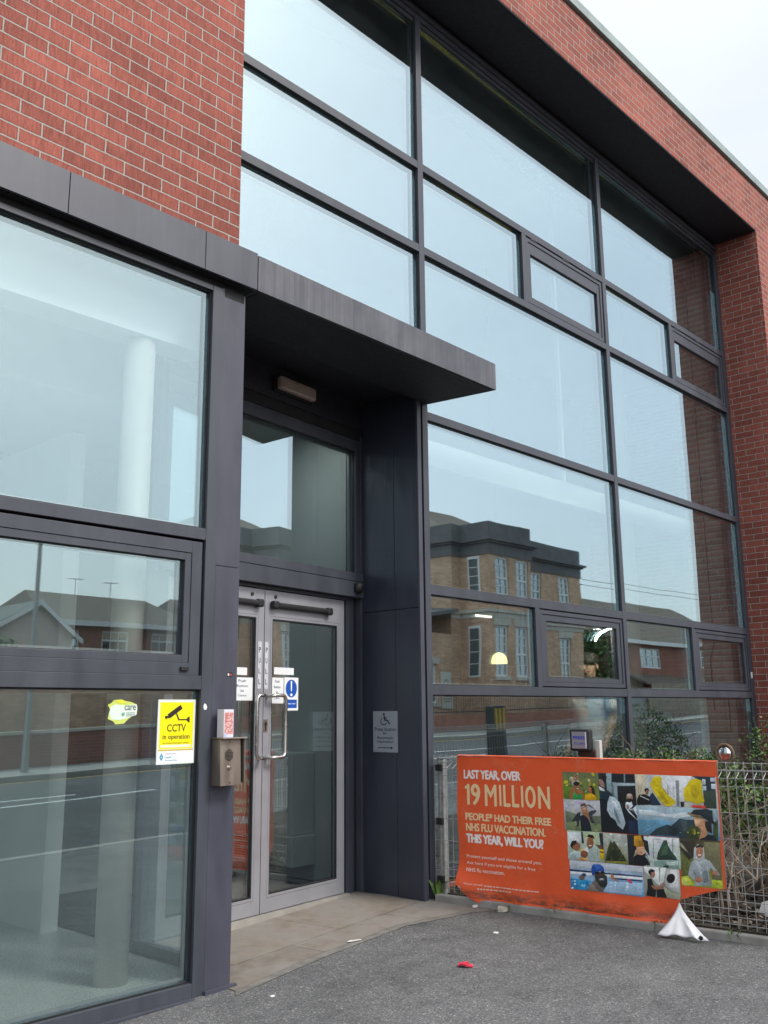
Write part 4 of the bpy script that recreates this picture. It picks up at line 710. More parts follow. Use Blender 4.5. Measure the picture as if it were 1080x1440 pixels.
mb = MB(); fn = facing_front(4.0100, .0004)
put_poly(mb, rect(2.680,1.084,2.886,1.138), fn, 'eef6f8', 0)
put_poly(mb, [(2.6885,1.112),(2.7005,1.131),(2.7125,1.112),(2.7005,1.093)], fn, '3d86b4', 1); put_poly(mb, [(2.6945,1.112),(2.7005,1.1205),(2.7065,1.112),(2.7005,1.1035)], fn, '9cc4da', 2)
for i, (w_, c_) in enumerate((('Community', '8a5f8a'), ('Health', '2f7fae'), ('Partnerships', '4f7ca6'))):
    put_text(mb, w_, (2.722, 1.1205-i*.0155, 2.722+(.062,.036,.072)[i], 1.1315-i*.0155), fn, c_, .01, 1)
sign_part(t, 'lower_strip', mb)
# torn sticker
t = thing('torn_sticker', (2.48, 4.013, 1.272), 'half scraped green and white sticker reading care on lower bay pane', 'sticker')
mb = MB(); fn = facing_front(4.0142, .0004); q = lambda x, y: (2.398+x*.16, 1.272+y*.115)
put_poly(mb, [q(*p) for p in ((.0,.78),(.12,.86),(.2,.97),(.45,1.0),(.6,.93),(.78,.9),(.97,.8),(1.0,.62),(.98,.38),(.84,.33),(.7,.2),(.56,.02),(.28,0),(.2,.12),(.02,.22),(.05,.45),(.08,.6))], fn, 'c9d66a', 0)
put_poly(mb, [q(*p) for p in ((.1,.7),(.25,.8),(.55,.76),(.97,.8),(1.0,.62),(.98,.38),(.6,.22),(.4,.17),(.12,.2),(.06,.42))], fn, 'd9e6da', 1)
put_poly(mb, [q(*p) for p in ((.25,.95),(.45,.98),(.6,.91),(.5,.83),(.35,.86))], fn, 'dfe03a', 2)
put_text(mb, 'care', (*q(.56,.56), *q(.94,.76)), fn, '5b6b62', .01, 3); put_poly(mb, circ(q(.52,.4)[0], q(.52,.4)[1], .009, .009, 10), fn, '6fae8e', 3)
for k in range(3): put_poly(mb, rect(*q(.62, .44-k*.06), *q(.92-.1*(k==2), .47-k*.06)), fn, '8fa79b', 3)
sign_part(t, 'artwork', mb)
# door notices (screen axes)
def screen_fn(d, eps=.0004): return lambda x, z, L=0: (x, d-eps*L, z)
def notice(name, u0, z0, u1, z1, label, draw, cat='notice', group=None):
    t = thing(name, SX @ Vector(((u0+u1)/2, .012, z0)), label, cat, group)
    mb = MB(SX); mb.box(u0, .0125, z0, u1, .0155, z1, 0, lin('e9ebec')); sign_part(t, 'backing', mb)
    if draw:
        mb = MB(SX); draw(mb, screen_fn(.0120), u0, z0, u1, z1); sign_part(t, 'lettering', mb)
    return t
def push_text(mb, fn, u0, z0, u1, z1):
    w = u1-u0; H = z1-z0
    for i, (s_, ww) in enumerate((('Push', .34), ('Button', .50), ('to', .16), ('Open', .40))):
        zz = z0+H*(.80-i*.215); put_text(mb, s_, (u0+w*(.5-ww/2), zz, u0+w*(.5+ww/2), zz+H*.105), fn, '5a6470', .008, 1)
notice('push_notice', -1.155, 1.398, -.952, 1.546, 'white push button notice on glass of left door, next to the dark post', push_text)
notice('push_notice', -.782, 1.380, -.652, 1.552, 'white push button notice on the right door, left of blue round sign', push_text)
def keep_text(mb, fn, u0, z0, u1, z1):
    w = u1-u0; H = z1-z0; B_ = '1f55b0'
    put_poly(mb, circ((u0+u1)/2, z0+H*.665, w*.40, H*.27, 28), fn, B_, 1)
    put_poly(mb, [(u0+w*.445,z0+H*.89),(u0+w*.555,z0+H*.89),(u0+w*.53,z0+H*.58),(u0+w*.47,z0+H*.58)], fn, 'f2f4f6', 2); put_poly(mb, circ((u0+u1)/2, z0+H*.475, w*.085, H*.045, 14), fn, 'f2f4f6', 2)
    put_poly(mb, rect(u0+w*.10, z0+H*.075, u1-w*.10, z0+H*.33), fn, B_, 1); put_text(mb, 'Keep clear', (u0+w*.18, z0+H*.17, u1-w*.18, z0+H*.24), fn, 'e8eefa', .012, 2)
notice('mandatory_sign', -.645, 1.332, -.500, 1.556, 'blue and white exclamation mark sign on the right door glass', keep_text, 'sign')
notice('blank_label', -.750, 1.573, -.548, 1.621, 'blank white strip stuck on right door above the notices', None, 'sticker')
notice('blank_label', -1.16, 1.561, -1.010, 1.610, 'blank white strip stuck on left door above the notice', None, 'sticker')
# push button plaque on the return wall
t = thing('push_button_plaque', (5.147, 4.806, 1.03), 'grey wheelchair plaque about pressing the button, on dark panel right of doors', 'sign')
mb = MB(); mb.box(5.1455, 4.685, 1.030, 5.1495, 4.926, 1.322, 0, lin('9aa3ac')); sign_part(t, 'backing', mb)
mb = MB(); fn = facing_left(5.1450, .0004); K_ = '20262e'; q = lambda x, z: (-4.926+x*.241, 1.030+z*.292)
put_poly(mb, circ(*q(.455,.925), .0095, .0095, 14), fn, K_, 1)
stroke(mb, [q(.465,.885), q(.49,.78)], .014, fn, K_); stroke(mb, [q(.485,.782), q(.60,.778), q(.67,.70), q(.71,.71)], .0105, fn, K_, 3); stroke(mb, [q(.475,.835), q(.575,.835)], .008, fn, K_, 4)
stroke(mb, [(q(.46,.755)[0]+.031*math.cos(a), q(.46,.755)[1]+.026*math.sin(a)) for a in [2.2+i*.28 for i in range(14)]], .0065, fn, K_, 5)
for i, (s_, ww) in enumerate((('Press button', .86), ('for', .17), ('Automatic', .68), ('Operation', .66))):
    put_text(mb, s_, (*q(.5-ww/2, .535-i*.107-.02*(s_ in ('Press button',))), *q(.5+ww/2, .605-i*.107)), fn, K_, .008, 1)
stroke(mb, [q(.19,.11), q(.76,.11)], .005, fn, K_); put_poly(mb, [q(.74,.15), q(.82,.11), q(.74,.07)], fn, K_, 3)
sign_part(t, 'lettering', mb)
# intercom
t = thing('door_intercom', (3.04, 3.97, .962), 'brushed steel door intercom with hood on the grey corner post', 'intercom')
mb = MB(); mb.hexa([(2.976,3.898,.964),(3.104,3.898,.964),(3.104,3.9835,.964),(2.976,3.9835,.964),(2.976,3.908,1.190),(3.104,3.908,1.190),(3.104,3.9835,1.190),(2.976,3.9835,1.190)]); mb.build('housing', M['steel_warm'], t, bevel=.002)
mb = MB(); mb.box(2.970, 3.876, 1.1915, 3.122, 3.9835, 1.1975); mb.box(3.114, 3.886, .975, 3.119, 3.9835, 1.191); mb.build('hood', M['steel_warm'], t, bevel=.0015)
mb = MB()
for i in range(-3, 4):
    for j in range(-4, 5):
        if i*i+j*j*.6 < 12: mb.lathe((3.028+i*.0072, 3.9025-.0035-.0000, 1.112+j*.0066), [(.0001,0), (.0021,0), (.0021,.0035), (.0001,.0036)], 6, 0, 'y')
mb.build('speaker_grille', M['black'], t)
for z in (1.176, .978):
    mb = MB(); mb.lathe((3.034, 3.899+(z-.964)*.044-.002, z), [(.0001,0), (.004,0), (.004,.003)], 8, 0, 'y'); mb.build('screw', M['black'], t)
mb = MB(); mb.lathe((3.030, 3.891, 1.050), [(.0001,0), (.007,0), (.0085,.003), (.0085,.012)], 16, 0, 'y'); mb.build('call_button', M['steel'], t, smooth=False)
# carton on the intercom
t = thing('small_carton', (3.02, 3.93, 1.1976), 'small pink and white printed carton standing on top of the steel intercom', 'carton')
mb = MB(); mb.box(2.988, 3.900, 1.1978, 3.050, 3.955, 1.337, 0, lin('d9d6de')); mb.build('box_body', M['sign'], t, bevel=.0015)
mb = MB(); fn = facing_front(3.8995, .0003); r2 = random.Random(4)
put_poly(mb, rect(2.993,1.215,3.046,1.322), fn, 'd99a94', 0); put_poly(mb, rect(2.989,1.199,3.005,1.222), fn, 'b8bfe0', 1)
for k in range(13):
    z = 1.225+k*.0073; x = 2.996
    while x < 3.04:
        w_ = r2.uniform(.003,.010); put_poly(mb, rect(x, z, min(x+w_,3.044), z+.0042), fn, r2.choice(('b5605c','e8dcdc','a88','c77a74')) if False else r2.choice(('b5605c','e8dcdc','c77a74')), 2); x += w_+.0025
mb.build('print', M['sign'], t)
mb = MB(); fn = facing_front(YF+.0034, .0004); put_poly(mb, rect(3.064,1.503,3.100,1.527), fn, '201c22', 0); put_poly(mb, circ(3.074,1.515,.006,.008,8), fn, 'd8cfc8', 1); put_poly(mb, circ(3.091,1.515,.006,.007,8), fn, 'b04a4a', 1)
o = mb.build('asset_sticker', M['sign']); tag(o, 'tiny dark sticker with two dots on post, above the carton', 'sticker')
mb = MB(); put_poly(mb, [(2.918,1.355),(2.925,1.369),(2.936,1.362),(2.942,1.349),(2.936,1.336),(2.922,1.338)], facing_front(YF-.0006), 'e8e8e6', 0)
o = mb.build('paint_chip', M['sign']); tag(o, 'round white blob on bay mullion left of the carton', 'sticker')

# ------------------------------------------------------------------ mesh fence, banner, push pad (fence axes: s along, d behind, h up)
FA = math.radians(-84.65)
FX = Matrix.Translation((5.26,4.44,0)) @ Matrix.Rotation(FA, 4, 'Z')
def fence(name, xf, L, label, grp, posts, first=0.0):
    t = thing(name, xf @ Vector((0,.03,.06)), label, 'fence', grp)
    w = MB(xf); r = .0022; n = int(L/.05)
    H = [.135,.175,.215,.26,.305,.445,.59,.735,.88,.925,.968]
    for h in H: w.tube([(first,.0,h), (L,.0,h)], r, 5)
    w.tube([(first,.0,1.012), (L,.0,1.012)], r, 5); w.tube([(first,.06,.968), (L,.06,.968)], r, 5)
    for i in range(n+1):
        s = first+i*.05
        if s > L: break
        w.tube([(s,-.005,.115), (s,-.005,1.004), (s,.002,1.016), (s,.012,1.010), (s,.066,.968), (s,.058,.955), (s,.0,.925)], r, 5)
    w.build('wire_panel', M['galv'], t)
    for s in posts:
        p = MB(xf); p.box(s-.025,.008,-.02, s+.025,.055,.985); p.box(s-.027,.006,.9855,s+.027,.057,.993,1)
        po = p.build('fence_post', [M['galv'], M['black']], t, bevel=.004)
        for h in (.93,.57,.19):
            c = MB(xf); c.box(s-.03,-.014,h-.022, s+.024,.0075,h+.022); c.build('fence_clamp', M['black'], po, bevel=.003)
    return t
fence('mesh_fence', FX, 2.45, 'galvanised roll top mesh fence behind the orange banner', None, (.045, 2.42))
p2 = FX @ Vector((2.45,0,0))
FX2 = Matrix.Translation((p2.x+.02, p2.y, .05)) @ Matrix.Rotation(math.radians(1.3), 4, 'Y').inverted()
fence('mesh_fence', FX2, 8.6, 'long galvanised mesh fence along the pavement side of planting bed', None, (2.5, 5.0, 7.5), .02)
mb = MB(FX)
mb.box(.02, -.055, -.03, 2.5, .0, .098); tag(mb.build('bed_edging', M['conc'], bevel=.008), 'low concrete edging strip under the mesh fence', 'kerb')

def smooth(a, b, x):
    t = max(0, min(1, (x-a)/(b-a))); return t*t*(3-2*t)
def wr(s, h):
    calm = .0011*math.sin(7*s+3*h)+.0008*math.sin(11*h-2*s)
    low = smooth(.26, .10, h)
    a = .010*low*math.sin(9*s+14*h)+.007*low*math.sin(23*s-9*h)+.010*low
    l = smooth(.62,.2,s)*smooth(.36,.12,h)
    a += l*(.030*math.sin(10*(s-.2)+16*(h-.1))+.028)
    a += .004*smooth(.97,1.02,h)*math.sin(30*s)
    a += .006*smooth(.30,.20,s)*math.sin(12*h)
    return .014+calm+a
def hb(s):
    K = ((.199,.179),(.235,.172),(.25,.135),(.30,.105),(.386,.078),(.9,.076),(1.3,.082),(1.66,.084),(1.695,.12),(1.712,.205),(1.73,.237),(1.80,.262),(1.90,.292),(2.0,.322))
    for a, b in zip(K[:-1], K[1:]):
        if s <= b[0]: return a[1]+(b[1]-a[1])*max(0, s-a[0])/(b[0]-a[0])
    return K[-1][1]
def B(s, h, off=0): return (s, -wr(s, h)-off, h)
BT = thing('vaccination_banner', FX @ Vector((1.1,-.03,.08)), 'orange flu vaccination banner with photo collage tied to the mesh fence', 'banner')
mb = MB(FX); NS, NH = 110, 48; ids = {}
for i in range(NS+1):
    s = .199+(2.0-.199)*i/NS; b0 = hb(s); tp = 1.016+.004*math.sin(14*s)-.006*smooth(.28,.2,s)
    for j in range(NH+1):
        u = j/NH; h = b0+(tp-b0)*u; ids[i,j] = mb.vert(B(s, h))
uvh = lambda i, j: (.199+1.801*i/NS, hb(.199+1.801*i/NS)+(1.016-hb(.199+1.801*i/NS))*j/NH)
for i in range(NS):
    for j in range(NH):
        mb.fi([ids[i,j], ids[i+1,j], ids[i+1,j+1], ids[i,j+1]], 0, [uvh(i,j), uvh(i+1,j), uvh(i+1,j+1), uvh(i,j+1)])
o = mb.build('vinyl_sheet', [M['vinyl']], BT, smooth=True)
# hem strip along the bottom and folded top edge
mb = MB(FX)
for i in range(60):
    a, b = .47+1.21*i/60, .47+1.21*(i+1)/60
    mb.face([(a,-wr(a,.085)-.004-.006,hb(a)-.012), (b,-wr(b,.085)-.004-.006,hb(b)-.012), (b,-wr(b,.12)-.003,hb(b)+.030), (a,-wr(a,.12)-.003,hb(a)+.030)], 0, [(a,.5),(b,.5),(b,.55),(a,.55)])
mb.build('bottom_hem', M['vinyl'], BT, smooth=True); mb = MB(FX)
for i in range(60):
    a, b = .199+1.8*i/60, .199+1.8*(i+1)/60
    mb.face([(a,-.020,1.018), (b,-.020,1.018), (b,.022,1.022), (a,.022,1.022)], 0, [(a,.6),(b,.6),(b,.65),(a,.65)])
mb.build('top_hem', M['vinyl'], BT, smooth=True)
bf = lambda s, h, L=0: B(s, h, .0012+.0003*L)
mb = MB(FX); W_ = 'f3ebe6'; T_ = 'f0d0a0'
for s_, bx, c_, b_, b2_ in (('LAST YEAR, OVER', (.256,.868,.700,.922), W_, .008, .0028), ("PEOPLE* HAD THEIR FREE", (.264,.594,.911,.642), T_, .004, .0024),
                   ('NHS FLU VACCINATION.', (.265,.524,.868,.574), T_, .004, .0024), ('THIS YEAR, WILL YOU?', (.266,.452,.849,.504), W_, .006, .0036)):
    # drop commas below the cap line so that the capitals keep their height
    x0, y0, x1, y1 = bx
    put_text(mb, s_, (x0, y0-(.012 if ',' in s_ else 0), x1, y1), bf, c_, b_, 2, 0, .96, b2_)
for ch, xa_, xb_ in (('9',140,216), ('M',258,354), ('I',375,396), ('L',412,466), ('L',482,536), ('I',553,574), ('O',590,668), ('N',690,779)):
    f_ = lambda x: .264+(x-90)/688*.646
    put_text(mb, ch, (f_(xa_)+.002, .694+.003*(xa_ > 300), f_(xb_)-.002, .830+.003*(xa_ > 300)), bf, T_, .0, 2, 0, 1, .0 if ch == 'I' else (.0035 if ch in '1LNM' else .005))
f1 = lambda x, z: (.264+(x-90)/688*.646, .694+z*.136)
put_poly(mb, [f1(*p) for p in ((106,0),(128,0),(128,1),(112,1),(104,.93),(88,.88),(88,.74),(106,.79))], bf, T_, 2)
for s_, bx, b_ in (('Protect yourself and those around you.', (.263,.346,.833,.372), .014), ('Ask here if you are eligible for a free', (.262,.304,.785,.329), .006), ('NHS flu vaccination.', (.262,.263,.554,.288), .012)):
    put_text(mb, s_, bx, bf, 'f0d9cf', b_, 2)
put_text(mb, '*If you are any', (.258,.180,.395,.196), bf, 'e8c3b4', .01, 2)
r2 = random.Random(8)
for z, xa_, xb_ in ((.180,.405,.805), (.160,.36,.605)):
    x = xa_
    while x < xb_:
        w_ = r2.uniform(.012,.035); put_poly(mb, rect(x, z, min(x+w_,xb_), z+.0075), bf, 'e2b9a8', 2); x += w_+.006
mb.build('lettering', M['sign'], BT)
rj = random.Random(3)
for (s0, h0, s1, h1), ct, cb, shapes in PHOTOS:
    mb = MB(FX); a, b = lin(ct), lin(cb); n1, n2 = 5, 5
    for i in range(n1):
        for j in range(n2):
            S0, S1, H0, H1 = s0+(s1-s0)*i/n1, s0+(s1-s0)*(i+1)/n1, h0+(h1-h0)*j/n2, h0+(h1-h0)*(j+1)/n2
            k0, k1 = j/n2, (j+1)/n2; c0 = tuple(b[q]+(a[q]-b[q])*k0 for q in range(3)); c1 = tuple(b[q]+(a[q]-b[q])*k1 for q in range(3))
            mb.fi([mb.vert(bf(*p)) for p in ((S0,H0,1),(S1,H0,1),(S1,H1,1),(S0,H1,1))], 0, None, (c0,c0,c1,c1))
    k = 0; cols = [c for c, _ in shapes]
    def patch(P2, cc, lo=.80, hi=1.22):
        global rj
        ids = [mb.vert(B(x, y, .0022+.00007*k)) for x, y in P2]; ml = min(p[1] for p in P2); mh = max(p[1] for p in P2)
        jt = [(lo+(hi-lo)*(p[1]-ml)/max(1e-4, mh-ml))*rj.uniform(.82,1.16) for p in P2]      # printed tone varies across each patch
        for t_ in geometry.tessellate_polygon([[Vector((x, y, 0)) for x, y in P2]]):
            q = [P2[i] for i in t_]; ar = (q[1][0]-q[0][0])*(q[2][1]-q[0][1])-(q[2][0]-q[0][0])*(q[1][1]-q[0][1])
            if abs(ar) < 1e-9: continue
            t_ = t_ if ar > 0 else t_[::-1]; mb.fi([ids[i] for i in t_], 0, None, tuple(tuple(x*jt[i] for x in cc) for i in t_))
    for j in range(34):                      # soft busy background behind the figures
        cx, cy = rj.uniform(s0+.012, s1-.012), rj.uniform(h0+.012, h1-.012); u = (cy-h0)/(h1-h0); bc = tuple((b[q]+(a[q]-b[q])*u)*rj.uniform(.62,1.4) for q in range(3)); rr = rj.uniform(.003,.010)
        patch([(cx+rr*math.cos(w_)*rj.uniform(.6,1.2), cy+rr*math.sin(w_)*rj.uniform(.6,1.2)) for w_ in [i*2*PI/7 for i in range(7)]], bc, 1, 1); k += 1 if j % 6 == 0 else 0
    for c, pts in shapes:
        P2 = [(p[0]/1000, p[1]/1000) for p in pts]; k += 1; patch(P2, lin(c))
        n_ = len(P2); gx_, gy_ = sum(p[0] for p in P2)/n_, sum(p[1] for p in P2)/n_; span = max(max(p[0] for p in P2)-min(p[0] for p in P2), max(p[1] for p in P2)-min(p[1] for p in P2))
        if span < .03: continue
        k += 1
        for j in range(min(9, int(span*110))):   # folds, shading and highlights inside the shape
            v0, v1 = rj.choice(P2), rj.choice(P2); f0, f1 = rj.uniform(.1,.75), rj.uniform(.1,.75); A0_ = (gx_+(v0[0]-gx_)*f0, gy_+(v0[1]-gy_)*f0); A1_ = (gx_+(v1[0]-gx_)*f1, gy_+(v1[1]-gy_)*f1)
            dx, dy = A1_[0]-A0_[0], A1_[1]-A0_[1]; L_ = math.hypot(dx, dy)
            if L_ < .004: continue
            w_ = rj.uniform(.0010,.0032); nx, ny = -dy/L_*w_, dx/L_*w_; m_ = rj.choice((.55,.7,1.3,1.5))
            patch([(A0_[0],A0_[1]), (A0_[0]+dx*.5+nx, A0_[1]+dy*.5+ny), (A1_[0],A1_[1]), (A0_[0]+dx*.5-nx*.6, A0_[1]+dy*.5-ny*.6)], tuple(min(.9, x*m_) for x in lin(c)), 1, 1)
    mb.build('photo_print', M['print'], BT)
# the torn lower corner folded over, white reverse outwards
mb = MB(FX); N = 9; A_, L_, R_ = Vector((1.735,-.048,.225)), Vector((1.650,-.185,.066)), Vector((1.935,-.165,.067)); N = 16
ids = {}
for i in range(N+1):
    for j in range(N+1-i):
        a, b = i/N, j/N; p = A_*(1-a-b)+L_*a+R_*b; q = a+b; f = b/q if q > 0 else .5
        fold = .010*q*math.sin(f*9+1.2*q)+.004*q*math.sin(f*21-3*q)
        p = p+Vector((.010*q*math.sin(7*q+4*f)*(1-q)-.02*math.sin(PI*q)*(f-.5)*1.6, -math.sin(PI*q)*.012-abs(fold)-fold*.5, .010*math.sin(PI*f)*q-.010*q*math.sin(f*9)**2+.004))
        ids[i,j] = mb.vert(p)
for i in range(N):
    for j in range(N-i):
        mb.fi([ids[i,j], ids[i+1,j], ids[i,j+1]])
        if j < N-i-1: mb.fi([ids[i+1,j], ids[i+1,j+1], ids[i,j+1]])
o = mb.build('folded_corner', M['vinyl_back'], BT, smooth=True)
sd = o.modifiers.new('Solidify', 'SOLIDIFY'); sd.thickness = .002
mb = MB(FX); mb.lathe((1.893,-.176,.078), [(.006,-.004),(.012,-.004),(.012,.003),(.006,.003)], 14, 0, 'y'); mb.build('eyelet', M['black'], BT)
# push pad on its post
t = thing('push_pad_post', FX @ Vector((1.18,.17,.1)), 'square push pad with blue lettering on a pale post behind banner', 'push pad')
mb = MB(FX); mb.box(1.160,.16,.05, 1.194,.20,1.125); mb.build('post', M['column'], t, bevel=.004)
mb = MB(FX); mb.box(1.05,.135,1.02, 1.17,.159,1.062); mb.build('bracket', plain('rusty_bracket', (.05,.025,.02), .8, 0, .4, 30), t, bevel=.003)
mb = MB(FX); mb.box(1.018,.085,1.058, 1.156,.155,1.196); h_ = mb.build('pad_housing', M['black'], t, bevel=.012)
mb = MB(FX); mb.box(1.038,.080,1.074, 1.140,.0849,1.180,0,lin('8f8d98')); fn = lambda x, z, L=0: (x,.0796-.0004*L,z)
put_text(mb, 'PRESS', (1.047,1.132,1.131,1.153), fn, '2a46b4', .03, 1); put_text(mb, 'TO OPEN', (1.050,1.098,1.131,1.112), fn, '3c54ae', .02, 1)
put_poly(mb, rect(1.1335,1.076,1.139,1.178), fn, 'f2f4f6', 1); mb.build('pad_plate', M['sign'], h_)

# ------------------------------------------------------------------ planting bed
c0 = FX @ Vector((.02,.03,0)); c1 = FX @ Vector((2.45,.03,0))
bed = [(c0.x,c0.y-.0), (c1.x,c1.y), (13.9,c1.y+.05), (13.9,YB-.02), (11.12,YB-.02), (11.10,4.49), (5.33,4.49)]
mb = MB(); mb.prism(bed, -.2, .045, 0, lambda x, y: g(x)); tag(mb.build('planting_bed', M['soil'], org=(8,3.2,.1)), kind='structure')
mb = MB(); r2 = random.Random(21)
for i in range(3600):
    s = r2.uniform(.05,2.42) if i < 2400 else r2.uniform(2.0,2.44); d = abs(r2.gauss(0,.75))+.05
    p = FX @ Vector((s,d,0))
    if p.y > 4.44 or p.x > 11: continue
    a = r2.uniform(0,2*PI); L = r2.uniform(.012,.05); w_ = L*r2.uniform(.25,.5); z = g(p.x)+.05+r2.uniform(0,.022); ti = r2.uniform(-.5,.5); tj = r2.uniform(-.5,.5)
    ca_, sa_ = math.cos(a), math.sin(a)
    f = [(p.x+ca_*x*L-sa_*y*w_, p.y+sa_*x*L+ca_*y*w_, z+x*L*ti+y*w_*tj) for x, y in ((-.5,-.5),(.5,-.5),(.5,.5),(-.5,.5))]
    mb.face(f, r2.choice((0,0,0,1,0,0)))
    mb.face([(q[0],q[1],q[2]-.004) for q in f][::-1], 0)
tag(mb.build('bark_mulch', [M['bark1'], M['bark2']], org=(6,3,.1)), 'loose dark bark mulch with pale chips over the bed', 'mulch', None, 'stuff')
def leaves(mb, c, rad, n, size, r, ms, hollow=.55, zlo=-1):
    for i in range(n):
        while 1:
            v = Vector((r.uniform(-1,1), r.uniform(-1,1), r.uniform(zlo,1)))
            if hollow**2 < v.length_squared <= 1 or (v.length_squared <= 1 and r.random() < .25): break
        lump = .86+.2*math.sin(5*v.x+3*v.z+c[0]*3)*math.sin(4*v.y+2*v.z)
        p = Vector(c)+Vector((v.x*rad[0], v.y*rad[1], v.z*rad[2]))*lump
        d = Vector((r.gauss(0,1), r.gauss(0,1), r.gauss(.3,1))).normalized(); e_ = d.orthogonal().normalized(); e_ = (Matrix.Rotation(r.uniform(0,6.28), 3, d) @ e_)
        k = d.cross(e_); L = size*r.uniform(.6,1.35); w_ = L*.34
        a, b, m_ = p-e_*L*.5, p+e_*L*.5, r.choice(ms)
        mb.face([a, p+k*w_-d*.1*L, b, p-k*w_-d*.1*L], m_)
def twigs(mb, p, d, L, r0, depth, r, m=0, spread=.7):
    pts = [Vector(p)]; dd = Vector(d).normalized()
    for k in range(3):
        dd = (dd+Vector((r.gauss(0,.16), r.gauss(0,.16), r.gauss(.02,.12)))).normalized(); pts.append(pts[-1]+dd*L/3)
    mb.tube(pts, [r0, r0*.85, r0*.7, r0*.5], 5, m)
    if depth:
        for k in range(r.randint(2,4)):
            q = pts[r.randint(1,3)]; nd = (dd+Vector((r.gauss(0,spread), r.gauss(0,spread), r.gauss(.1,spread*.6)))).normalized()
            twigs(mb, q, nd, L*r.uniform(.5,.8), r0*.55, depth-1, r, m, spread)
LM = [M['leaf'], M['leaf2'], M['leaf3']]
shrub_spots = [(7.55,4.17,.30,.84,'rounded green shrub against glazing, first beyond the push pad post'), (8.2,4.15,.32,.82,'rounded green shrub against glazing, below the middle mullion'),
               (8.95,4.1,.36,.80,'green shrub against glazing, left of the round mirror disc'), (10.1,3.65,.58,1.2,'tall dark green shrub near the pier end of glazing'), (6.75,2.60,.46,.72,'leafy green shrub behind the bare twigs near right pier'), (6.62,2.25,.34,.58,'small green shrub seen through mesh at right')]
for i, (x, y, rr, ht, lb) in enumerate(shrub_spots):
    t = thing('green_shrub', (x, y, g(x)+.04), lb, 'shrub', 'green shrubs in the planting bed'); r3 = random.Random(40+i)
    mb = MB(); z0 = g(x)+.04
    leaves(mb, (x, y, z0+ht*.55), (rr, rr, ht*.47), 2600, .038, r3, (0,0,1,1,2), .6); mb.build('foliage', LM, t)
    mb = MB()
    for k in range(7): twigs(mb, (x+r3.uniform(-.05,.05), y+r3.uniform(-.05,.05), z0), (r3.gauss(0,.4), r3.gauss(0,.4), 1), ht*.6, .012, 2, r3)
    mb.build('stem', M['twig'], t)
bare = [(5.86,2.62,.66,'twig2','leafless shrub of pale crossed sticks behind banner edge'), (6.02,2.28,.58,'twig','leafless brown shrub seen through open mesh right of banner'), (6.30,2.50,.76,'twig','tall tangled bare shrub standing against pier side')]
for i, (x, y, ht, mm, lb) in enumerate(bare):
    t = thing('bare_shrub', (x, y, g(x)+.03), lb, 'shrub', 'bare shrubs in the planting bed'); r3 = random.Random(70+i)
    mb = MB()
    for k in range(4): twigs(mb, (x+r3.uniform(-.06,.06), y+r3.uniform(-.06,.06), g(x)+.03), (r3.gauss(0,.45), r3.gauss(0,.45), 1), ht*.62, .008, 3, r3, 0, .6)
    mb.build('branches', M[mm], t)
t = thing('round_mirror', (6.03,2.66,.05), 'small round mirror disc in brown ring among the bare twigs', 'ornament')
mb2 = MB(); mb2.lathe((6.038,2.66,1.036), [(.0001,-.008),(.02,-.007),(.038,-.003),(.047,.002),(.047,.005)], 24, 0, 'x'); 
mb2.build('disc', plain('mirror_disc', (.85,.86,.88), .12, 1, .03), t, smooth=True)
mb3 = MB(); mb3.tube([(6.040, 2.66+.056*math.cos(a), 1.036+.056*math.sin(a)) for a in [i*2*PI/24 for i in range(25)]], .010, 8, 0, False); mb3.tube([(6.042,2.66,.96),(6.05,2.655,.06)], .008, 6); mb3.build('ring', M['twig'], t)
# weeds along the edging
weed_spots = [(5.245,4.415,.085,'broad leafed green weed at foot of the dark panel',1), (5.29,3.80,.055,'small weed tuft by edging under left half of banner',0), (5.325,3.53,.06,'grass tuft against edging below middle of banner',0), (5.39,2.86,.06,'weed tuft beside white folded banner corner',0), (5.42,2.40,.06,'grass tuft by edging below the open mesh',0)]
for i, (x, y, ht, lb, kind) in enumerate(weed_spots):
    r3 = random.Random(90+i); mb = MB(); z = g(x)
    for k in range(7 if kind else 46):
        a = r3.uniform(0,6.28); o_ = r3.uniform(0,.05 if not kind else .012); bx, by = x+math.cos(a)*o_, y+math.sin(a)*o_*1.4
        L = ht*r3.uniform(.6,1.3)*(1.7 if kind else 1); ln = r3.uniform(.2,.9)*L; w_ = .018 if kind else .0028; a2 = r3.uniform(0,6.28)
        dx, dy = math.cos(a2), math.sin(a2)
        p0 = Vector((bx,by,z)); p1 = Vector((bx+dx*ln*.4, by+dy*ln*.4, z+L*.7)); p2_ = Vector((bx+dx*ln, by+dy*ln, z+L*.85)); sd_ = Vector((-dy,dx,0))*w_
        mb.face([p0-sd_*.4, p0+sd_*.4, p1+sd_, p1-sd_], 2 if kind else r3.choice((0,2))); mb.face([p1-sd_, p1+sd_, p2_], 2 if kind else 0)
    o = mb.build('weed', LM); tag(o, lb, 'weed', 'weeds along the kerb edging')
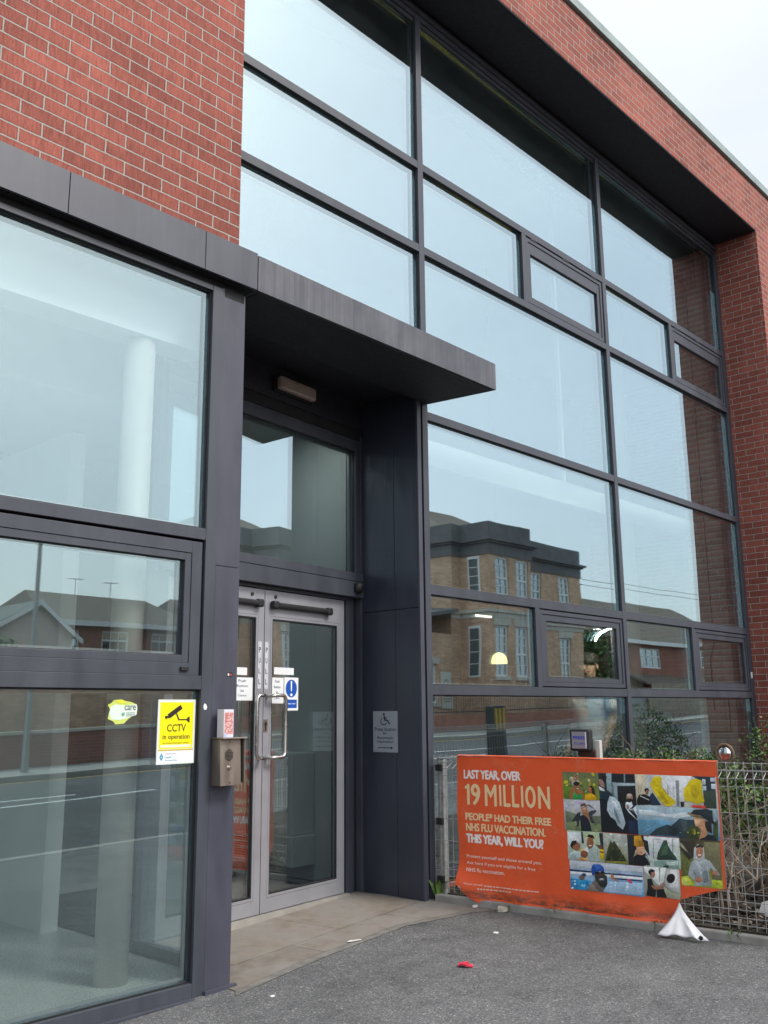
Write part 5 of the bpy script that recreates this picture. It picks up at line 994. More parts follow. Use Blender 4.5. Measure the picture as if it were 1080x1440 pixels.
# litter
def scrap(name, x, y, pts, mat, label, cat, z=None, lift=.004):
    mb = MB(); z = g(x)+.001 if z is None else z
    mb2 = [(x+p[0], y+p[1], z+(p[2] if len(p) > 2 else 0)) for p in pts]
    top = [mb.vert((a, b, c+lift)) for a, b, c in mb2]; bot = [mb.vert(p) for p in mb2]; n = len(top)
    for t_ in geometry.tessellate_polygon([[Vector((p[0],p[1],0)) for p in pts]]): mb.fi([top[i] for i in t_]); mb.fi([bot[i] for i in t_[::-1]])
    for i in range(n): mb.fi([bot[i], bot[(i+1)%n], top[(i+1)%n], top[i]])
    return tag(mb.build(name, M[mat] if isinstance(mat, str) else mat), label, cat)
RED = plain('red_plastic', (.60,.025,.06), .35, 0, .2, 40)
scrap('litter_wrapper', 4.11, 3.29, [(-.03,.02,0),(-.013,.03,.008),(.013,.007,.013),(.042,.017,.008),(.04,.0,0),(.013,-.008,.012),(.0,-.02,.007),(.02,-.036,.01),(.01,-.046,0),(-.02,-.033,.008),(-.033,-.003,.013)], RED, 'crumpled red plastic wrapper lying on the tarmac', 'litter', None, .007)
scrap('paper_scrap', 4.10, 4.10, [(-.04,.004),(-.005,.012),(.0,.0),(.05,-.012),(.052,-.02),(.02,-.014),(-.03,-.006)], 'paper', 'thin white scrap on the buff paving before the doors', 'litter', g(4.1)+.009, .003)
scrap('paper_scrap', 3.16, 3.70, [(-.012,.006),(.014,.008),(.014,-.006),(-.01,-.008)], 'paper', 'small white fleck on tarmac near the corner post', 'litter')
scrap('paper_scrap', 4.76, 3.57, [(-.016,.01),(.012,.018),(.02,-.006),(-.012,-.012)], 'paper', 'white scrap on tarmac between paving and banner', 'litter')
scrap('paper_scrap', 5.20, 4.06, [(-.02,.008),(.012,.016),(.018,-.006),(-.014,-.010)], 'paper', 'white pellet on paving beside the banner lower left', 'litter', g(5.2)+.009, .012)
scrap('loose_stone', 5.235, 3.86, [(-.035,.02,0),(-.01,.035,.01),(.03,.02,.006),(.036,-.02,0),(.0,-.03,.006),(-.03,-.02,.002)], 'stone', 'pale broken stone at end of the concrete edging', 'stone', None, .022)
mb = MB(FX); mb.face([(2.03,.38,.09),(2.12,.42,.10),(2.13,.40,.22),(2.07,.37,.20)]); mb.face([(2.12,.421,.10),(2.03,.381,.09),(2.07,.371,.20),(2.13,.401,.22)]); tag(mb.build('paper_scrap', M['paper']), 'crumpled white paper on mulch behind the open mesh', 'litter')

# ------------------------------------------------------------------ inside the hall
t = thing('timber_cupboard', (13.3,7.9,.05), 'brown timber cupboard inside hall, seen through right hand glazing', 'cupboard')
mb = MB(); mb.box(12.5,7.7,.05,14.6,8.2,1.98); mb.build('carcass', M['wood'], t, bevel=.005)
for k in range(3):
    mb = MB(); mb.box(12.53+k*.69,7.678,.15,13.19+k*.69,7.699,1.93); d_ = mb.build('cupboard_door', M['wood'], t, bevel=.004)
    mb = MB(); mb.box(13.12+k*.69,7.655,1.0,13.135+k*.69,7.6775,1.15); mb.build('handle', M['steel'], d_)
t = thing('pendant_lamp', (9.58,7.0,1.9), 'lit pale yellow dome pendant lamp glowing inside the hall', 'lamp')
mb = MB(); mb.lathe((9.58,7.0,1.885), [(.10,0),(.10,.04),(.085,.09),(.05,.125),(.012,.14)], 24); mb.build('lamp_shade', M['lamp'], t, smooth=True)
mb = MB(); mb.tube([(9.58,7,2.03),(9.58,7,7.17)], .006, 6); mb.build('cord', M['black'], t)
mb = MB(); mb.tube([(9.26,7.1,2.47),(9.58,7.1,2.47)], .014, 8); o = mb.build('strip_light', M['tube']); tag(o, 'short lit strip light inside hall above the pendant lamp', 'lamp')
mb = MB(); mb.box(15.2,7.9,1.28,15.55,7.93,1.52,0,lin('3f9a3a')); tag(mb.build('exit_notice', M['sign']), 'plain green notice inside hall beyond the timber cupboard', 'sign')
for i, (x, y, lb) in enumerate(((4.28,5.34,'small square fill light added under the lobby ceiling, left of the two'), (4.64,5.40,'small square fill light added under the lobby ceiling, right of the two'))):  # lamps added to brighten the lobby, placed out of the camera's view
    t = thing('lobby_fill_light', (x,y,3.62), lb, 'added light', 'added fill lights in the lobby')
    mb = MB(); mb.box(x-.16,y-.16,3.62,x+.16,y+.16,3.655); mb.build('fill_tray', M['white'], t)
    mb = MB(); mb.box(x-.14,y-.14,3.613,x+.14,y+.14,3.6195); mb.build('fill_diffuser', M['panel'], t)
mb = MB(); mb.tube([(7.95,4.68,1.965),(7.99,4.68,2.003),(8.06,4.68,2.042),(8.15,4.68,2.07),(8.25,4.68,2.09)], .009, 8); o = mb.build('arc_lamp', M['arc']); tag(o, 'short curved lit lamp tube inside hall, behind lower opening window', 'lamp')
t = thing('fan_convector', (5.1,5.9,.2), 'pale boxed wall heater with dark grille inside the lobby', 'heater')
mb = MB(); mb.box(4.98,5.64,.40,5.22,6.40,1.01); mb.box(4.97,5.62,.17,5.22,6.42,.397); mb.build('casing', M['white'], t, bevel=.01)
mb = MB()
for k in range(9): mb.box(4.966,5.95,.22+k*.018,4.9695,6.30,.229+k*.018)
mb.build('grille', M['black'], t)

# person inside, seen between the transoms
def skin_mesh(name, nodes, edges, mat, parent, root=0, sub=2):
    # grow a tapered surface round a skeleton, then keep the result as one plain mesh
    me = bpy.data.meshes.new(name); me.from_pydata([tuple(p[:3]) for p in nodes], edges, [])
    o = bpy.data.objects.new(name, me); C.objects.link(o)
    m = o.modifiers.new('Skin', 'SKIN'); bm = bmesh.new(); bm.from_mesh(me)
    lay = bm.verts.layers.skin.verify()
    for i, v in enumerate(bm.verts):
        r = nodes[i][3]; v[lay].radius = r if isinstance(r, tuple) else (r, r); v[lay].use_root = (i == root)
    bm.to_mesh(me); bm.free(); m.use_smooth_shade = True
    s_ = o.modifiers.new('Sub', 'SUBSURF'); s_.levels = sub; s_.render_levels = sub
    dm = bpy.data.meshes.new_from_object(o.evaluated_get(bpy.context.evaluated_depsgraph_get()))
    bpy.data.objects.remove(o); bpy.data.meshes.remove(me)
    o0 = ORG[parent]; dm.transform(Matrix.Translation(-o0)); dm.name = name; dm.materials.clear(); dm.materials.append(mat)
    for p in dm.polygons: p.use_smooth = True
    n = bpy.data.objects.new(name, dm); C.objects.link(n); n.parent = parent; ORG[n] = o0
    return n
SK = plain('skin', (.42,.25,.17), .55, 0, .08); SHIRT = plain('white_shirt', (.80,.81,.80), .8, 0, .10, 25, 1, .5, 22); TRS = plain('dark_trousers', (.03,.032,.045), .8, 0, .2); HAIR = plain('dark_hair', (.03,.022,.018), .7, 0, .3, 60)
px, py = 8.44, 5.04
t = thing('person', (px, py, .05), 'person in loose white short sleeved shirt and dark trousers standing inside behind glass', 'person')
Z = .06
def PP(f, l, z, r): return (px-f, py-l, Z+z, r)   # f forward (towards -x), l to the person's left... seen from the street on the -y side
body = [PP(0,0,.93,(.13,.10)), PP(0,0,1.12,(.125,.10)), PP(.01,0,1.32,(.135,.105)), PP(.0,0,1.46,(.075,.065)), PP(.015,0,1.54,(.052,.055)), PP(.025,0,1.62,(.068,.075)), PP(.03,0,1.72,(.074,.085)), PP(.02,0,1.785,(.05,.055)),
        PP(.01,.185,1.42,.055), PP(-.01,.225,1.16,.042), PP(.12,.22,.98,.033), PP(.17,.215,.93,.028), PP(.01,-.185,1.42,.055), PP(-.02,-.22,1.15,.042), PP(.10,-.20,.95,.033), PP(.14,-.20,.90,.028),
        PP(0,.095,.86,.085), PP(.015,.10,.48,.055), PP(-.01,.10,.09,.04), PP(.13,.11,.04,.035), PP(0,-.095,.86,.085), PP(-.02,-.10,.48,.055), PP(-.05,-.10,.09,.04), PP(.09,-.11,.04,.035)]
ed_ = [(0,1),(1,2),(2,3),(3,4),(4,5),(5,6),(6,7),(2,8),(8,9),(9,10),(10,11),(2,12),(12,13),(13,14),(14,15),(0,16),(16,17),(17,18),(18,19),(0,20),(20,21),(21,22),(22,23)]
# five fingers and features on each hand grow from the palm
bn = list(body); be = list(ed_)
for h, sgn in ((11,1),(15,-1)):
    hx, hy, hz = bn[h][:3]
    for k in range(4):
        a = len(bn); o_ = (k-1.5)*.017
        bn += [(hx-.045, hy+o_, hz-.035, .010), (hx-.066+abs(k-1.3)*.004, hy+o_*1.05, hz-.062+abs(k-1.3)*.005, .0085), (hx-.066, hy+o_, hz-.088+abs(k-1.3)*.007, .007)]
        be += [(h,a),(a,a+1),(a+1,a+2)]
    a = len(bn); bn += [(hx-.03, hy-.032*sgn*0-.034, hz-.008, .010), (hx-.055, hy-.042, hz-.028, .008)]; be += [(h,a),(a,a+1)]
bd = skin_mesh('body', bn, be, SK, t)
# face features joined as hair / clothing children
sh = [PP(-.005,0,.80,(.165,.135)), PP(0,0,.95,(.165,.135)), PP(0,0,1.14,(.155,.13)), PP(.01,0,1.33,(.155,.125)), PP(.005,0,1.475,(.085,.075)), PP(.01,.19,1.42,.075), PP(-.005,.222,1.22,.066), PP(.01,-.19,1.42,.075), PP(-.01,-.222,1.22,.066)]
skin_mesh('shirt', sh, [(0,1),(1,2),(2,3),(3,4),(3,5),(5,6),(3,7),(7,8)], SHIRT, t)
tr_ = [PP(0,0,.93,(.14,.115)), PP(0,.095,.84,.10), PP(.015,.10,.48,.075), PP(-.01,.10,.10,.062), PP(0,-.095,.84,.10), PP(-.02,-.10,.48,.075), PP(-.05,-.10,.10,.062)]
skin_mesh('trousers', tr_, [(0,1),(1,2),(2,3),(0,4),(4,5),(5,6)], TRS, t)
mb = MB(); mb.lathe((px-.018, py, Z+1.70), [(.085,.0),(.093,.04),(.088,.085),(.06,.118),(.01,.13)], 18); mb.build('hair', HAIR, t, smooth=True)
mb = MB(); mb.lathe((px-.118, py-.0, Z+1.665), [(.002,-.02),(.016,.0),(.004,.034)], 8); mb.build('nose', SK, t, smooth=True)
for s_ in (-.03,.03): mb = MB(); mb.lathe((px-.100, py+s_, Z+1.70), [(.001,-.009),(.010,-.004),(.010,.004),(.001,.009)], 8); mb.build('eye', HAIR, t, smooth=True)
for s_ in (-.088,.088): mb = MB(); mb.lathe((px-.02, py+s_, Z+1.675), [(.004,-.03),(.014,-.01),(.015,.015),(.004,.03)], 8); mb.build('ear', SK, t, smooth=True)
mb = MB(); mb.box(px-.108, py-.024, Z+1.618, px-.09, py+.024, Z+1.627); mb.build('mouth', plain('lips', (.30,.12,.10), .5), t, bevel=.003)
# ------------------------------------------------------------------ the other side of the street (seen mirrored in the glazing)
def wall_y(mb, x0, x1, z0, z1, y, holes, m=0, rev=.1, mr=None):
    # wall in the xz plane facing +y, with rectangular openings (hx0,hz0,hx1,hz1) and their reveals
    xs = sorted({x0, x1, *[h[0] for h in holes], *[h[2] for h in holes]}); zs = sorted({z0, z1, *[h[1] for h in holes], *[h[3] for h in holes]})
    for a, b in zip(xs[:-1], xs[1:]):
        for c, d in zip(zs[:-1], zs[1:]):
            cx, cz = (a+b)/2, (c+d)/2
            if any(h[0] < cx < h[2] and h[1] < cz < h[3] for h in holes): continue
            mb.face([(b,y,c),(a,y,c),(a,y,d),(b,y,d)], m)
    for a, c, b, d in holes:
        mb.face([(a,y,c),(a,y-rev,c),(a,y-rev,d),(a,y,d)], m); mb.face([(b,y-rev,c),(b,y,c),(b,y,d),(b,y-rev,d)], m)
        mb.face([(a,y-rev,d),(b,y-rev,d),(b,y,d),(a,y,d)], m); mb.face([(a,y,c),(b,y,c),(b,y-rev,c),(a,y-rev,c)], m)
def sash(parent, a, c, b, d, y, cols=2, rows=(3,2), split=.45, rev=.1, name='window', curtain=False):
    yy = y-rev; f = MB(); w_ = .085
    f.frame(a, c, b, d, w_, yy-.06, yy+.03); zs = c+(d-c)*split
    f.box(a+w_, yy-.055, zs-.04, b-w_, yy+.028, zs+.04)
    for z0, z1, n in ((c+w_, zs-.04, rows[1]), (zs+.04, d-w_, rows[0])):
        for k in range(1, n): z = z0+(z1-z0)*k/n; f.box(a+w_, yy-.04, z-.017, b-w_, yy+.015, z+.017)
        for k in range(1, cols): x = a+w_+(b-a-2*w_)*k/cols; f.box(x-.017, yy-.039, z0, x+.017, yy+.0145, z1)
    o = f.build(name, M['white'], parent)
    p = MB(); p.box(a+w_*.8, yy-.03, c+w_*.8, b-w_*.8, yy-.018, d-w_*.8); p.build('pane', M['glass_far'], o)
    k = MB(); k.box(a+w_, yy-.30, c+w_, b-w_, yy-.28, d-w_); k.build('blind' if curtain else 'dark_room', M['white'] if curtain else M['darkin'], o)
    return o

# two storey brick hall with parapet and bay
gx = g(31)
H = thing('brick_hall', (34,-17,gx), 'two storey tan brick building with dark parapet and tall white sash windows, mirrored in glazing', 'building')
yM, yBy = -15.5, -14.0
bw = [(31.42,5.98,32.32,7.60),(32.86,5.98,33.76,7.60)]; bg_ = [(31.42,2.55,32.32,4.65),(32.86,2.55,33.76,4.65)]
mw = [(36.15,5.98,37.05,7.60),(38.55,5.98,39.45,7.60)]; mg = [(36.15,2.55,37.05,4.65),(38.55,2.55,39.45,4.65)]
mb = MB()
wall_y(mb, 31.0, 33.95, gx-.3, 8.9, yBy, bw+bg_); wall_y(mb, 30.4, 31.0, gx-.3, 8.9, yM, []); wall_y(mb, 33.95, 40.5, gx-.3, 8.9, yM, mw+mg)
mb.face([(31.0,yBy,gx-.3),(31.0,yM,gx-.3),(31.0,yM,8.9),(31.0,yBy,8.9)]); mb.face([(33.95,yM,gx-.3),(33.95,yBy,gx-.3),(33.95,yBy,8.9),(33.95,yM,8.9)])
mb.face([(30.4,yM,gx-.3),(30.4,-27,gx-.3),(30.4,-27,8.9),(30.4,yM,8.9)]); mb.face([(40.5,-27,gx-.3),(40.5,yM,gx-.3),(40.5,yM,8.9),(40.5,-27,8.9)]); mb.face([(30.4,-27,gx-.3),(40.5,-27,gx-.3),(40.5,-27,8.9),(30.4,-27,8.9)])
mb.build('wall', M['brick_tan'], H)
def band(mb, z0, z1, o, m=0):
    mb.prism([(30.4-o,yM+o),(30.4-o,-27.1),(40.5+o,-27.1),(40.5+o,yM+o),(33.95+o,yM+o),(33.95+o,yBy+o),(31-o,yBy+o),(31-o,yM+o)][::-1], z0, z1, m)
mb = MB(); band(mb, 7.65, 8.12, .05); band(mb, 8.121, 8.20, .16); band(mb, 8.201, 8.29, .28); band(mb, 8.291, 9.02, .02); mb.build('parapet', M['slate'], H)
mb = MB(); band(mb, 4.98, 5.18, .03); band(mb, 5.181, 5.30, .09)
for a, c, b, d in bg_+mg: mb.box(a-.15, (yBy if a < 34 else yM)-.05, d, b+.15, (yBy if a < 34 else yM)+.03, d+.32)
for a, c, b, d in bw+bg_+mw+mg: mb.box(a-.1, (yBy if a < 34 else yM)-.05, c-.14, b+.1, (yBy if a < 34 else yM)+.08, c)
mb.build('stone_trim', M['stone'], H)
for a, c, b, d in bw+bg_: sash(H, a, c, b, d, yBy)
for a, c, b, d in mw+mg: sash(H, a, c, b, d, yM)
# narrow windows on the left cheek of the bay
for z0, z1 in ((5.98,7.6),(2.55,4.65)):
    f = MB(); f.box(30.94,-15.05,z0,30.995,-14.45,z1); f.build('side_window', M['white'], H)
    f = MB()
    for k in range(4):
        zz = z0+.07+(z1-z0-.14)*k/4; f.box(30.93,-14.98,zz,30.9395,-14.52,zz+(z1-z0)/4-.07)
    f.build('side_pane', M['darkin'], H)
rf = MB(); P_ = [(31.2,-16.2),(39.7,-16.2),(39.7,-26),(31.2,-26)]; ap = [(34.2,-20.5,11.0),(36.7,-20.5,11.0)]
rf.face([(P_[1][0],P_[1][1],8.8),(P_[0][0],P_[0][1],8.8),ap[0],ap[1]]); rf.face([(P_[0][0],P_[0][1],8.8),(P_[3][0],P_[3][1],8.8),ap[0]]); rf.face([(P_[2][0],P_[2][1],8.8),(P_[1][0],P_[1][1],8.8),ap[1]]); rf.face([(P_[3][0],P_[3][1],8.8),(P_[2][0],P_[2][1],8.8),ap[1],ap[0]])
rf.build('roof', M['tiles'], H)
mb = MB(); mb.tube([(34.15,yM+.06,.6),(34.15,yM+.06,8.0)], .055, 8); mb.box(34.05,yM+.01,7.8,34.25,yM+.18,8.05); mb.build('drainpipe', M['slate'], H)
# lower wing on the left of the hall
W = thing('brick_wing', (27,-17,g(27)), 'low tan brick wing with dark lean-to roof beside the brick hall, mirrored in glazing', 'building')
mb = MB(); wh = [(28.35,1.55,29.35,3.05),(25.2,1.55,26.4,3.05)]; wall_y(mb, 23.5, 30.38, .2, 4.3, -15.45, wh)
mb.face([(23.5,-15.45,.2),(23.5,-20,.2),(23.5,-20,4.3),(23.5,-15.45,4.3)]); mb.build('wall', M['brick_tan'], W)
mb = MB(); mb.hexa([(23.2,-20,4.35),(30.38,-20,5.6),(30.38,-15.1,5.2),(23.2,-15.1,4.0),(23.2,-20,4.5),(30.38,-20,5.75),(30.38,-15.1,5.35),(23.2,-15.1,4.15)]); mb.build('roof', M['slate'], W)
for h in wh: sash(W, *h, -15.45, 2, (1,1))
mb = MB()
for a, c, b, d in wh: mb.box(a-.15,-15.5,d,b+.15,-15.41,d+.28); mb.box(a-.1,-15.5,c-.14,b+.1,-15.37,c)
mb.build('stone_trim', M['stone'], W)
mb = MB(); mb.box(29.55,-15.445,1.35,30.2,-15.40,2.75,0,lin('c9c6bd')); fn_ = lambda x,z,L=0: (59.75-x,-15.399+.001*L,z)
put_poly(mb, circ(29.875,2.3,.14,.16,16), fn_, '8d7f74', 1); put_poly(mb, circ(29.875,2.3,.09,.10,14), fn_, 'c9c6bd', 2)
for k in range(3): put_poly(mb, rect(29.63,1.62+k*.10,30.12,1.66+k*.10), fn_, '77716a', 1)
tag(mb.build('wall_board', M['sign']), 'pale notice board on the low brick wing wall', 'sign')
# railing wall in front
def railing(name, x0, x1, y, label, mat_w, hw=.55, hr=1.0):
    t = thing(name, ((x0+x1)/2, y, g((x0+x1)/2)), label, 'railing')
    mb = MB(); mb.hexa([(x0,y-.12,g(x0)-.1),(x1,y-.12,g(x1)-.1),(x1,y+.12,g(x1)-.1),(x0,y+.12,g(x0)-.1),(x0,y-.12,g(x0)+hw),(x1,y-.12,g(x1)+hw),(x1,y+.12,g(x1)+hw),(x0,y+.12,g(x0)+hw)]); mb.build('dwarf_wall', mat_w, t)
    mb = MB(); n = int((x1-x0)/.14)
    for i in range(n+1):
        x = x0+(x1-x0)*i/n; mb.tube([(x,y,g(x)+hw),(x,y,g(x)+hw+hr)], .012, 4)
    for dz in (.12, hr-.1): mb.tube([(x0,y,g(x0)+hw+dz),(x1,y,g(x1)+hw+dz)], .016, 4)
    mb.build('bars', M['black'], t)
railing('boundary_railing', 24.0, 36.0, -12.75, 'dark metal railing on low brick wall before the brick hall, mirrored in glazing', M['brick_far'])
t = thing('panel_gate', (38.2,-12.8,g(38)), 'blue and grey panel gate right of the boundary railing, mirrored in glazing', 'gate')
BLU = plain('blue_paint', (.06,.15,.22), .6, 0, .2); GRY = plain('grey_panel', (.16,.17,.17), .6, 0, .2)
mb = MB(); mb.box(36.2,-12.85,g(36)-.05,38.0,-12.78,2.2); mb.build('blue_leaf', BLU, t)
mb = MB(); mb.box(38.05,-12.85,g(38)-.05,41.5,-12.78,2.0); mb.build('grey_leaf', GRY, t)
# refuge bollard in the road
t = thing('striped_bollard', (19.0,-5.0,g(19)-.11), 'dark road bollard with yellow upright stripes in the road, mirrored in glazing', 'bollard')
mb = MB(); mb.box(18.78,-5.15,g(19)-.11,19.22,-4.85,1.42); mb.build('post', M['black'], t, bevel=.03)
mb = MB()
for k in range(3): mb.box(18.80+k*.15,-4.849,.86,18.87+k*.15,-4.842,1.36)
mb.build('stripe', plain('yellow_stripe', (.62,.40,.02), .5), t)

# houses further left
def house(name, x0, x1, yf, depth, ze, zr, label, wins, wallm, hip=1.2, lower=None):
    t = thing(name, ((x0+x1)/2, yf-depth/2, g((x0+x1)/2)), label, 'house'); zb = g((x0+x1)/2)-.3
    mb = MB(); wall_y(mb, x0, x1, zb, ze, yf, wins); mb.face([(x0,yf,zb),(x0,yf-depth,zb),(x0,yf-depth,ze),(x0,yf,ze)]); mb.face([(x1,yf-depth,zb),(x1,yf,zb),(x1,yf,ze),(x1,yf-depth,ze)]); mb.face([(x0,yf-depth,zb),(x1,yf-depth,zb),(x1,yf-depth,ze),(x0,yf-depth,ze)])
    mb.build('wall', wallm, t)
    o_ = .35; a, b = (x0-o_+hip, yf-depth/2, zr), (x1+o_-hip, yf-depth/2, zr); c0_, c1_, c2_, c3_ = (x0-o_,yf+o_,ze-.12), (x1+o_,yf+o_,ze-.12), (x1+o_,yf-depth-o_,ze-.12), (x0-o_,yf-depth-o_,ze-.12)
    mb = MB(); U = lambda ps: [(p[0]*.5, (p[2]-ze)*1.6) for p in ps]
    for ps in ([c1_,c0_,a,b], [c3_,c2_,b,a]): mb.face(ps, 0, U(ps))
    for ps in ([c0_,c3_,a], [c2_,c1_,b]): mb.face(ps, 0, [(p[1]*.5,(p[2]-ze)*1.6) for p in ps])
    r_ = mb.build('roof', M['tiles'], t)
    mb = MB(); mb.box(x0-o_, yf+o_-.02, ze-.32, x1+o_, yf+o_+.01, ze-.10); mb.box(x0-o_, yf, ze-.32, x1+o_, yf+o_-.021, ze-.28); mb.build('eaves_board', M['white'], t)
    for w_ in wins: sash(t, *w_, yf, 3, (1,1), .6)
    if lower: 
        mb = MB(); mb.hexa([(lower[0],yf,lower[2]),(lower[1],yf,lower[2]),(lower[1],yf+1.1,lower[2]-.55),(lower[0],yf+1.1,lower[2]-.55),(lower[0],yf,lower[2]+.12),(lower[1],yf,lower[2]+.12),(lower[1],yf+1.1,lower[2]-.43),(lower[0],yf+1.1,lower[2]-.43)]); mb.build('porch_roof', M['tiles'], t)
    return t
house('terraced_house', 19.8, 27.6, -30, 8, 5.45, 7.0, 'brown tiled brick house with three white upper windows, mirrored in the bay opening window', [(20.35,3.95,21.2,4.98),(22.3,3.95,23.7,4.98),(24.9,4.05,26.3,4.98)], M['brick_far'], 1.0)
house('terraced_house', 28.2, 37.5, -30.5, 8, 5.5, 7.3, 'brown tiled house end beyond the three windowed house, mirrored beside corner post', [(29.0,3.8,30.3,5.0),(33.4,3.8,34.8,5.0)], M['render'], 1.0)
house('terraced_house', -4, 11.5, -33, 8, 5.2, 7.0, 'long brown roofed house row left of pinkish gable house, mirrored in bay', [(-2,3.6,-.6,4.8),(2,3.6,3.4,4.8),(7,3.6,8.4,4.8)], M['brick_far'], 1.0)
t = thing('gable_house', (16.6,-29,g(16)), 'pinkish rendered house with white edged gable, mirrored in the bay opening window', 'house'); zb = g(16)-.3
mb = MB(); x0, x1, xp, yf, ze, zp = 15.3, 18.9, 17.4, -26.5, 4.4, 5.6
mb.face([(x1,yf,zb),(x0,yf,zb),(x0,yf,ze),(xp,yf,zp),(x1,yf,ze)]); mb.face([(x0,yf,zb),(x0,yf-8,zb),(x0,yf-8,ze),(x0,yf,ze)]); mb.face([(x1,yf-8,zb),(x1,yf,zb),(x1,yf,ze),(x1,yf-8,ze)], 1)
mb.build('wall', [M['render'], M['brick_far']], t)
mb = MB()
for a, b in (((x0-.3,ze-.1),(xp,zp+.06)), ((x1+.3,ze-.1),(xp,zp+.06))):
    ps = [(a[0],yf+.3,a[1]),(b[0],yf+.3,b[1]),(b[0],yf-8,b[1]),(a[0],yf-8,a[1])]; mb.face(ps if a[0] < b[0] else ps[::-1], 0, [(p[1]*.5,p[2]*1.6) for p in ps])
mb.build('roof', M['tiles_g'], t)
mb = MB()
for a, b in (((x0-.35,ze-.16),(xp,zp+.06)), ((x1+.35,ze-.16),(xp,zp+.06))):
    mb.hexa([(a[0],yf+.27,a[1]-.2),(b[0],yf+.27,b[1]-.2),(b[0],yf+.31,b[1]-.2),(a[0],yf+.31,a[1]-.2),(a[0],yf+.27,a[1]),(b[0],yf+.27,b[1]),(b[0],yf+.31,b[1]),(a[0],yf+.31,a[1])])
mb.build('barge_board', M['white'], t)
# aerials on the ridges
def aerial(x, y, z, label):
    mb = MB(); mb.tube([(x,y,z-.5),(x,y,z+.8)], .015, 5); mb.tube([(x-.4,y,z+.72),(x+.4,y,z+.76)], .011, 5)
    for k in range(6): mb.tube([(x-.36+k*.14,y-.2,z+.73+k*.006),(x-.36+k*.14,y+.2,z+.73+k*.006)], .008, 4)
    tag(mb.build('roof_aerial', M['slate']), label, 'aerial', 'television aerials on the roofs')
aerial(23.0,-34,7.0,'television aerial on the three windowed house roof, mirrored in bay'); aerial(24.9,-34,7.0,'second thin aerial on the three windowed house ridge, mirrored in bay'); 
# brick boundary wall along the far pavement on the left
def bwall(name, x0, x1, y, h, label, mats):
    mb = MB(); n = max(1, int((x1-x0)/6))
    for i in range(n):
        a, b = x0+(x1-x0)*i/n, x0+(x1-x0)*(i+1)/n
        mb.hexa([(a,y-.15,g(a)-.2),(b,y-.15,g(b)-.2),(b,y,g(b)-.2),(a,y,g(a)-.2),(a,y-.15,g(a)+h),(b,y-.15,g(b)+h),(b,y,g(b)+h),(a,y,g(a)+h)])
        mb.hexa([(a,y-.19,g(a)+h+.001),(b,y-.19,g(b)+h+.001),(b,y+.04,g(b)+h+.001),(a,y+.04,g(a)+h+.001),(a,y-.19,g(a)+h+.07),(b,y-.19,g(b)+h+.07),(b,y+.04,g(b)+h+.07),(a,y+.04,g(a)+h+.07)], 1)
    return tag(mb.build(name, mats), label, 'wall')
bwall('garden_wall', -14, 23.3, -12.7, .72, 'long red brick garden wall across the road, mirrored in lower bay pane', [M['brick'], M['stone']])
bwall('side_wall', -6, 20, -17.5, 2.05, 'taller tan brick wall behind the garden wall, mirrored in lower bay pane', [M['brick_tan'], M['stone']])
# lamp post
t = thing('street_lamp', (9.75,-11.4,g(9.7)), 'slim grey street lamp post across the road, mirrored in the bay opening window', 'street lamp')
mb = MB(); mb.tube([(9.75,-11.4,g(9.7)-.05),(9.75,-11.4,1.2),(9.75,-11.4,5.3)], [.085,.06,.045], 10); mb.build('post', M['galv'], t)
mb = MB(); mb.tube([(9.75,-11.4,5.25),(9.75,-11.0,5.42),(9.75,-10.6,5.45)], .03, 8); mb.box(9.66,-10.65,5.39,9.84,-10.1,5.50); mb.build('lamp_head', M['galv'], t, bevel=.01)
# right: hedge tree, low roofed house, fence
def tree(x, y, zt, rad, label, seed, trunk=.16, n=5200, mats=None):
    t = thing('street_tree', (x,y,g(x)), label, 'tree', 'trees and tall hedges across the road'); r3 = random.Random(seed); z0 = g(x); mb = MB()
    mb.tube([(x,y,z0-.1),(x+.05,y,z0+(zt-z0)*.35),(x,y+.05,z0+(zt-z0)*.75)], [trunk,trunk*.75,trunk*.3], 9)
    for k in range(7): twigs(mb, (x,y,z0+(zt-z0)*r3.uniform(.25,.6)), (r3.gauss(0,1),r3.gauss(0,1),.9), (zt-z0)*.38, trunk*.4, 2, r3)
    mb.build('trunk', M['twig'], t); mb = MB()
    for k in range(9):
        a = r3.uniform(0,6.28); q = r3.uniform(0,.55)
        leaves(mb, (x+math.cos(a)*rad*q, y+math.sin(a)*rad*q, z0+(zt-z0)*r3.uniform(.32,.78)), (rad*.62,rad*.62,(zt-z0)*.24), n//9, .22, r3, (0,0,1,1,2), .5)
    mb.build('crown', mats or LM, t)
tree(44.0,-17.5,5.6,2.4,'dense green tree right of the brick hall, mirrored in the lower opening window',5)
tree(47.2,-19.5,5.2,2.2,'second bushy green tree beside the low roofed house, mirrored in glazing',6)
tree(12.5,-20.5,4.0,1.8,'small green tree behind the tan wall, mirrored in bay',7)
house('low_house', 49.5, 66, -18.5, 9, 5.6, 8.3, 'grey roofed house with curtained white windows, mirrored in the right hand glazing', [(51.5,3.9,54.2,5.1),(58,3.9,60.6,5.1)], M['brick_far'], 1.5, (50,62,3.4))
aerial(51.8,-22.5,8.3,'television aerial on the grey roofed house, mirrored in right hand glazing')
t = thing('board_fence', (48.5,-13,g(48)), 'weathered pale board fence across the road, mirrored in the right hand glazing', 'fence')
mb = MB()
for k in range(46):
    x = 42.2+k*.27; mb.box(x,-13.05,g(x)-.05,x+.255,-13.02,g(x)+1.75+.02*math.sin(k*3.1))
mb.build('board_panel', plain('weathered_board', (.27,.22,.17), .9, 0, .3, 4), t)
mb = MB()
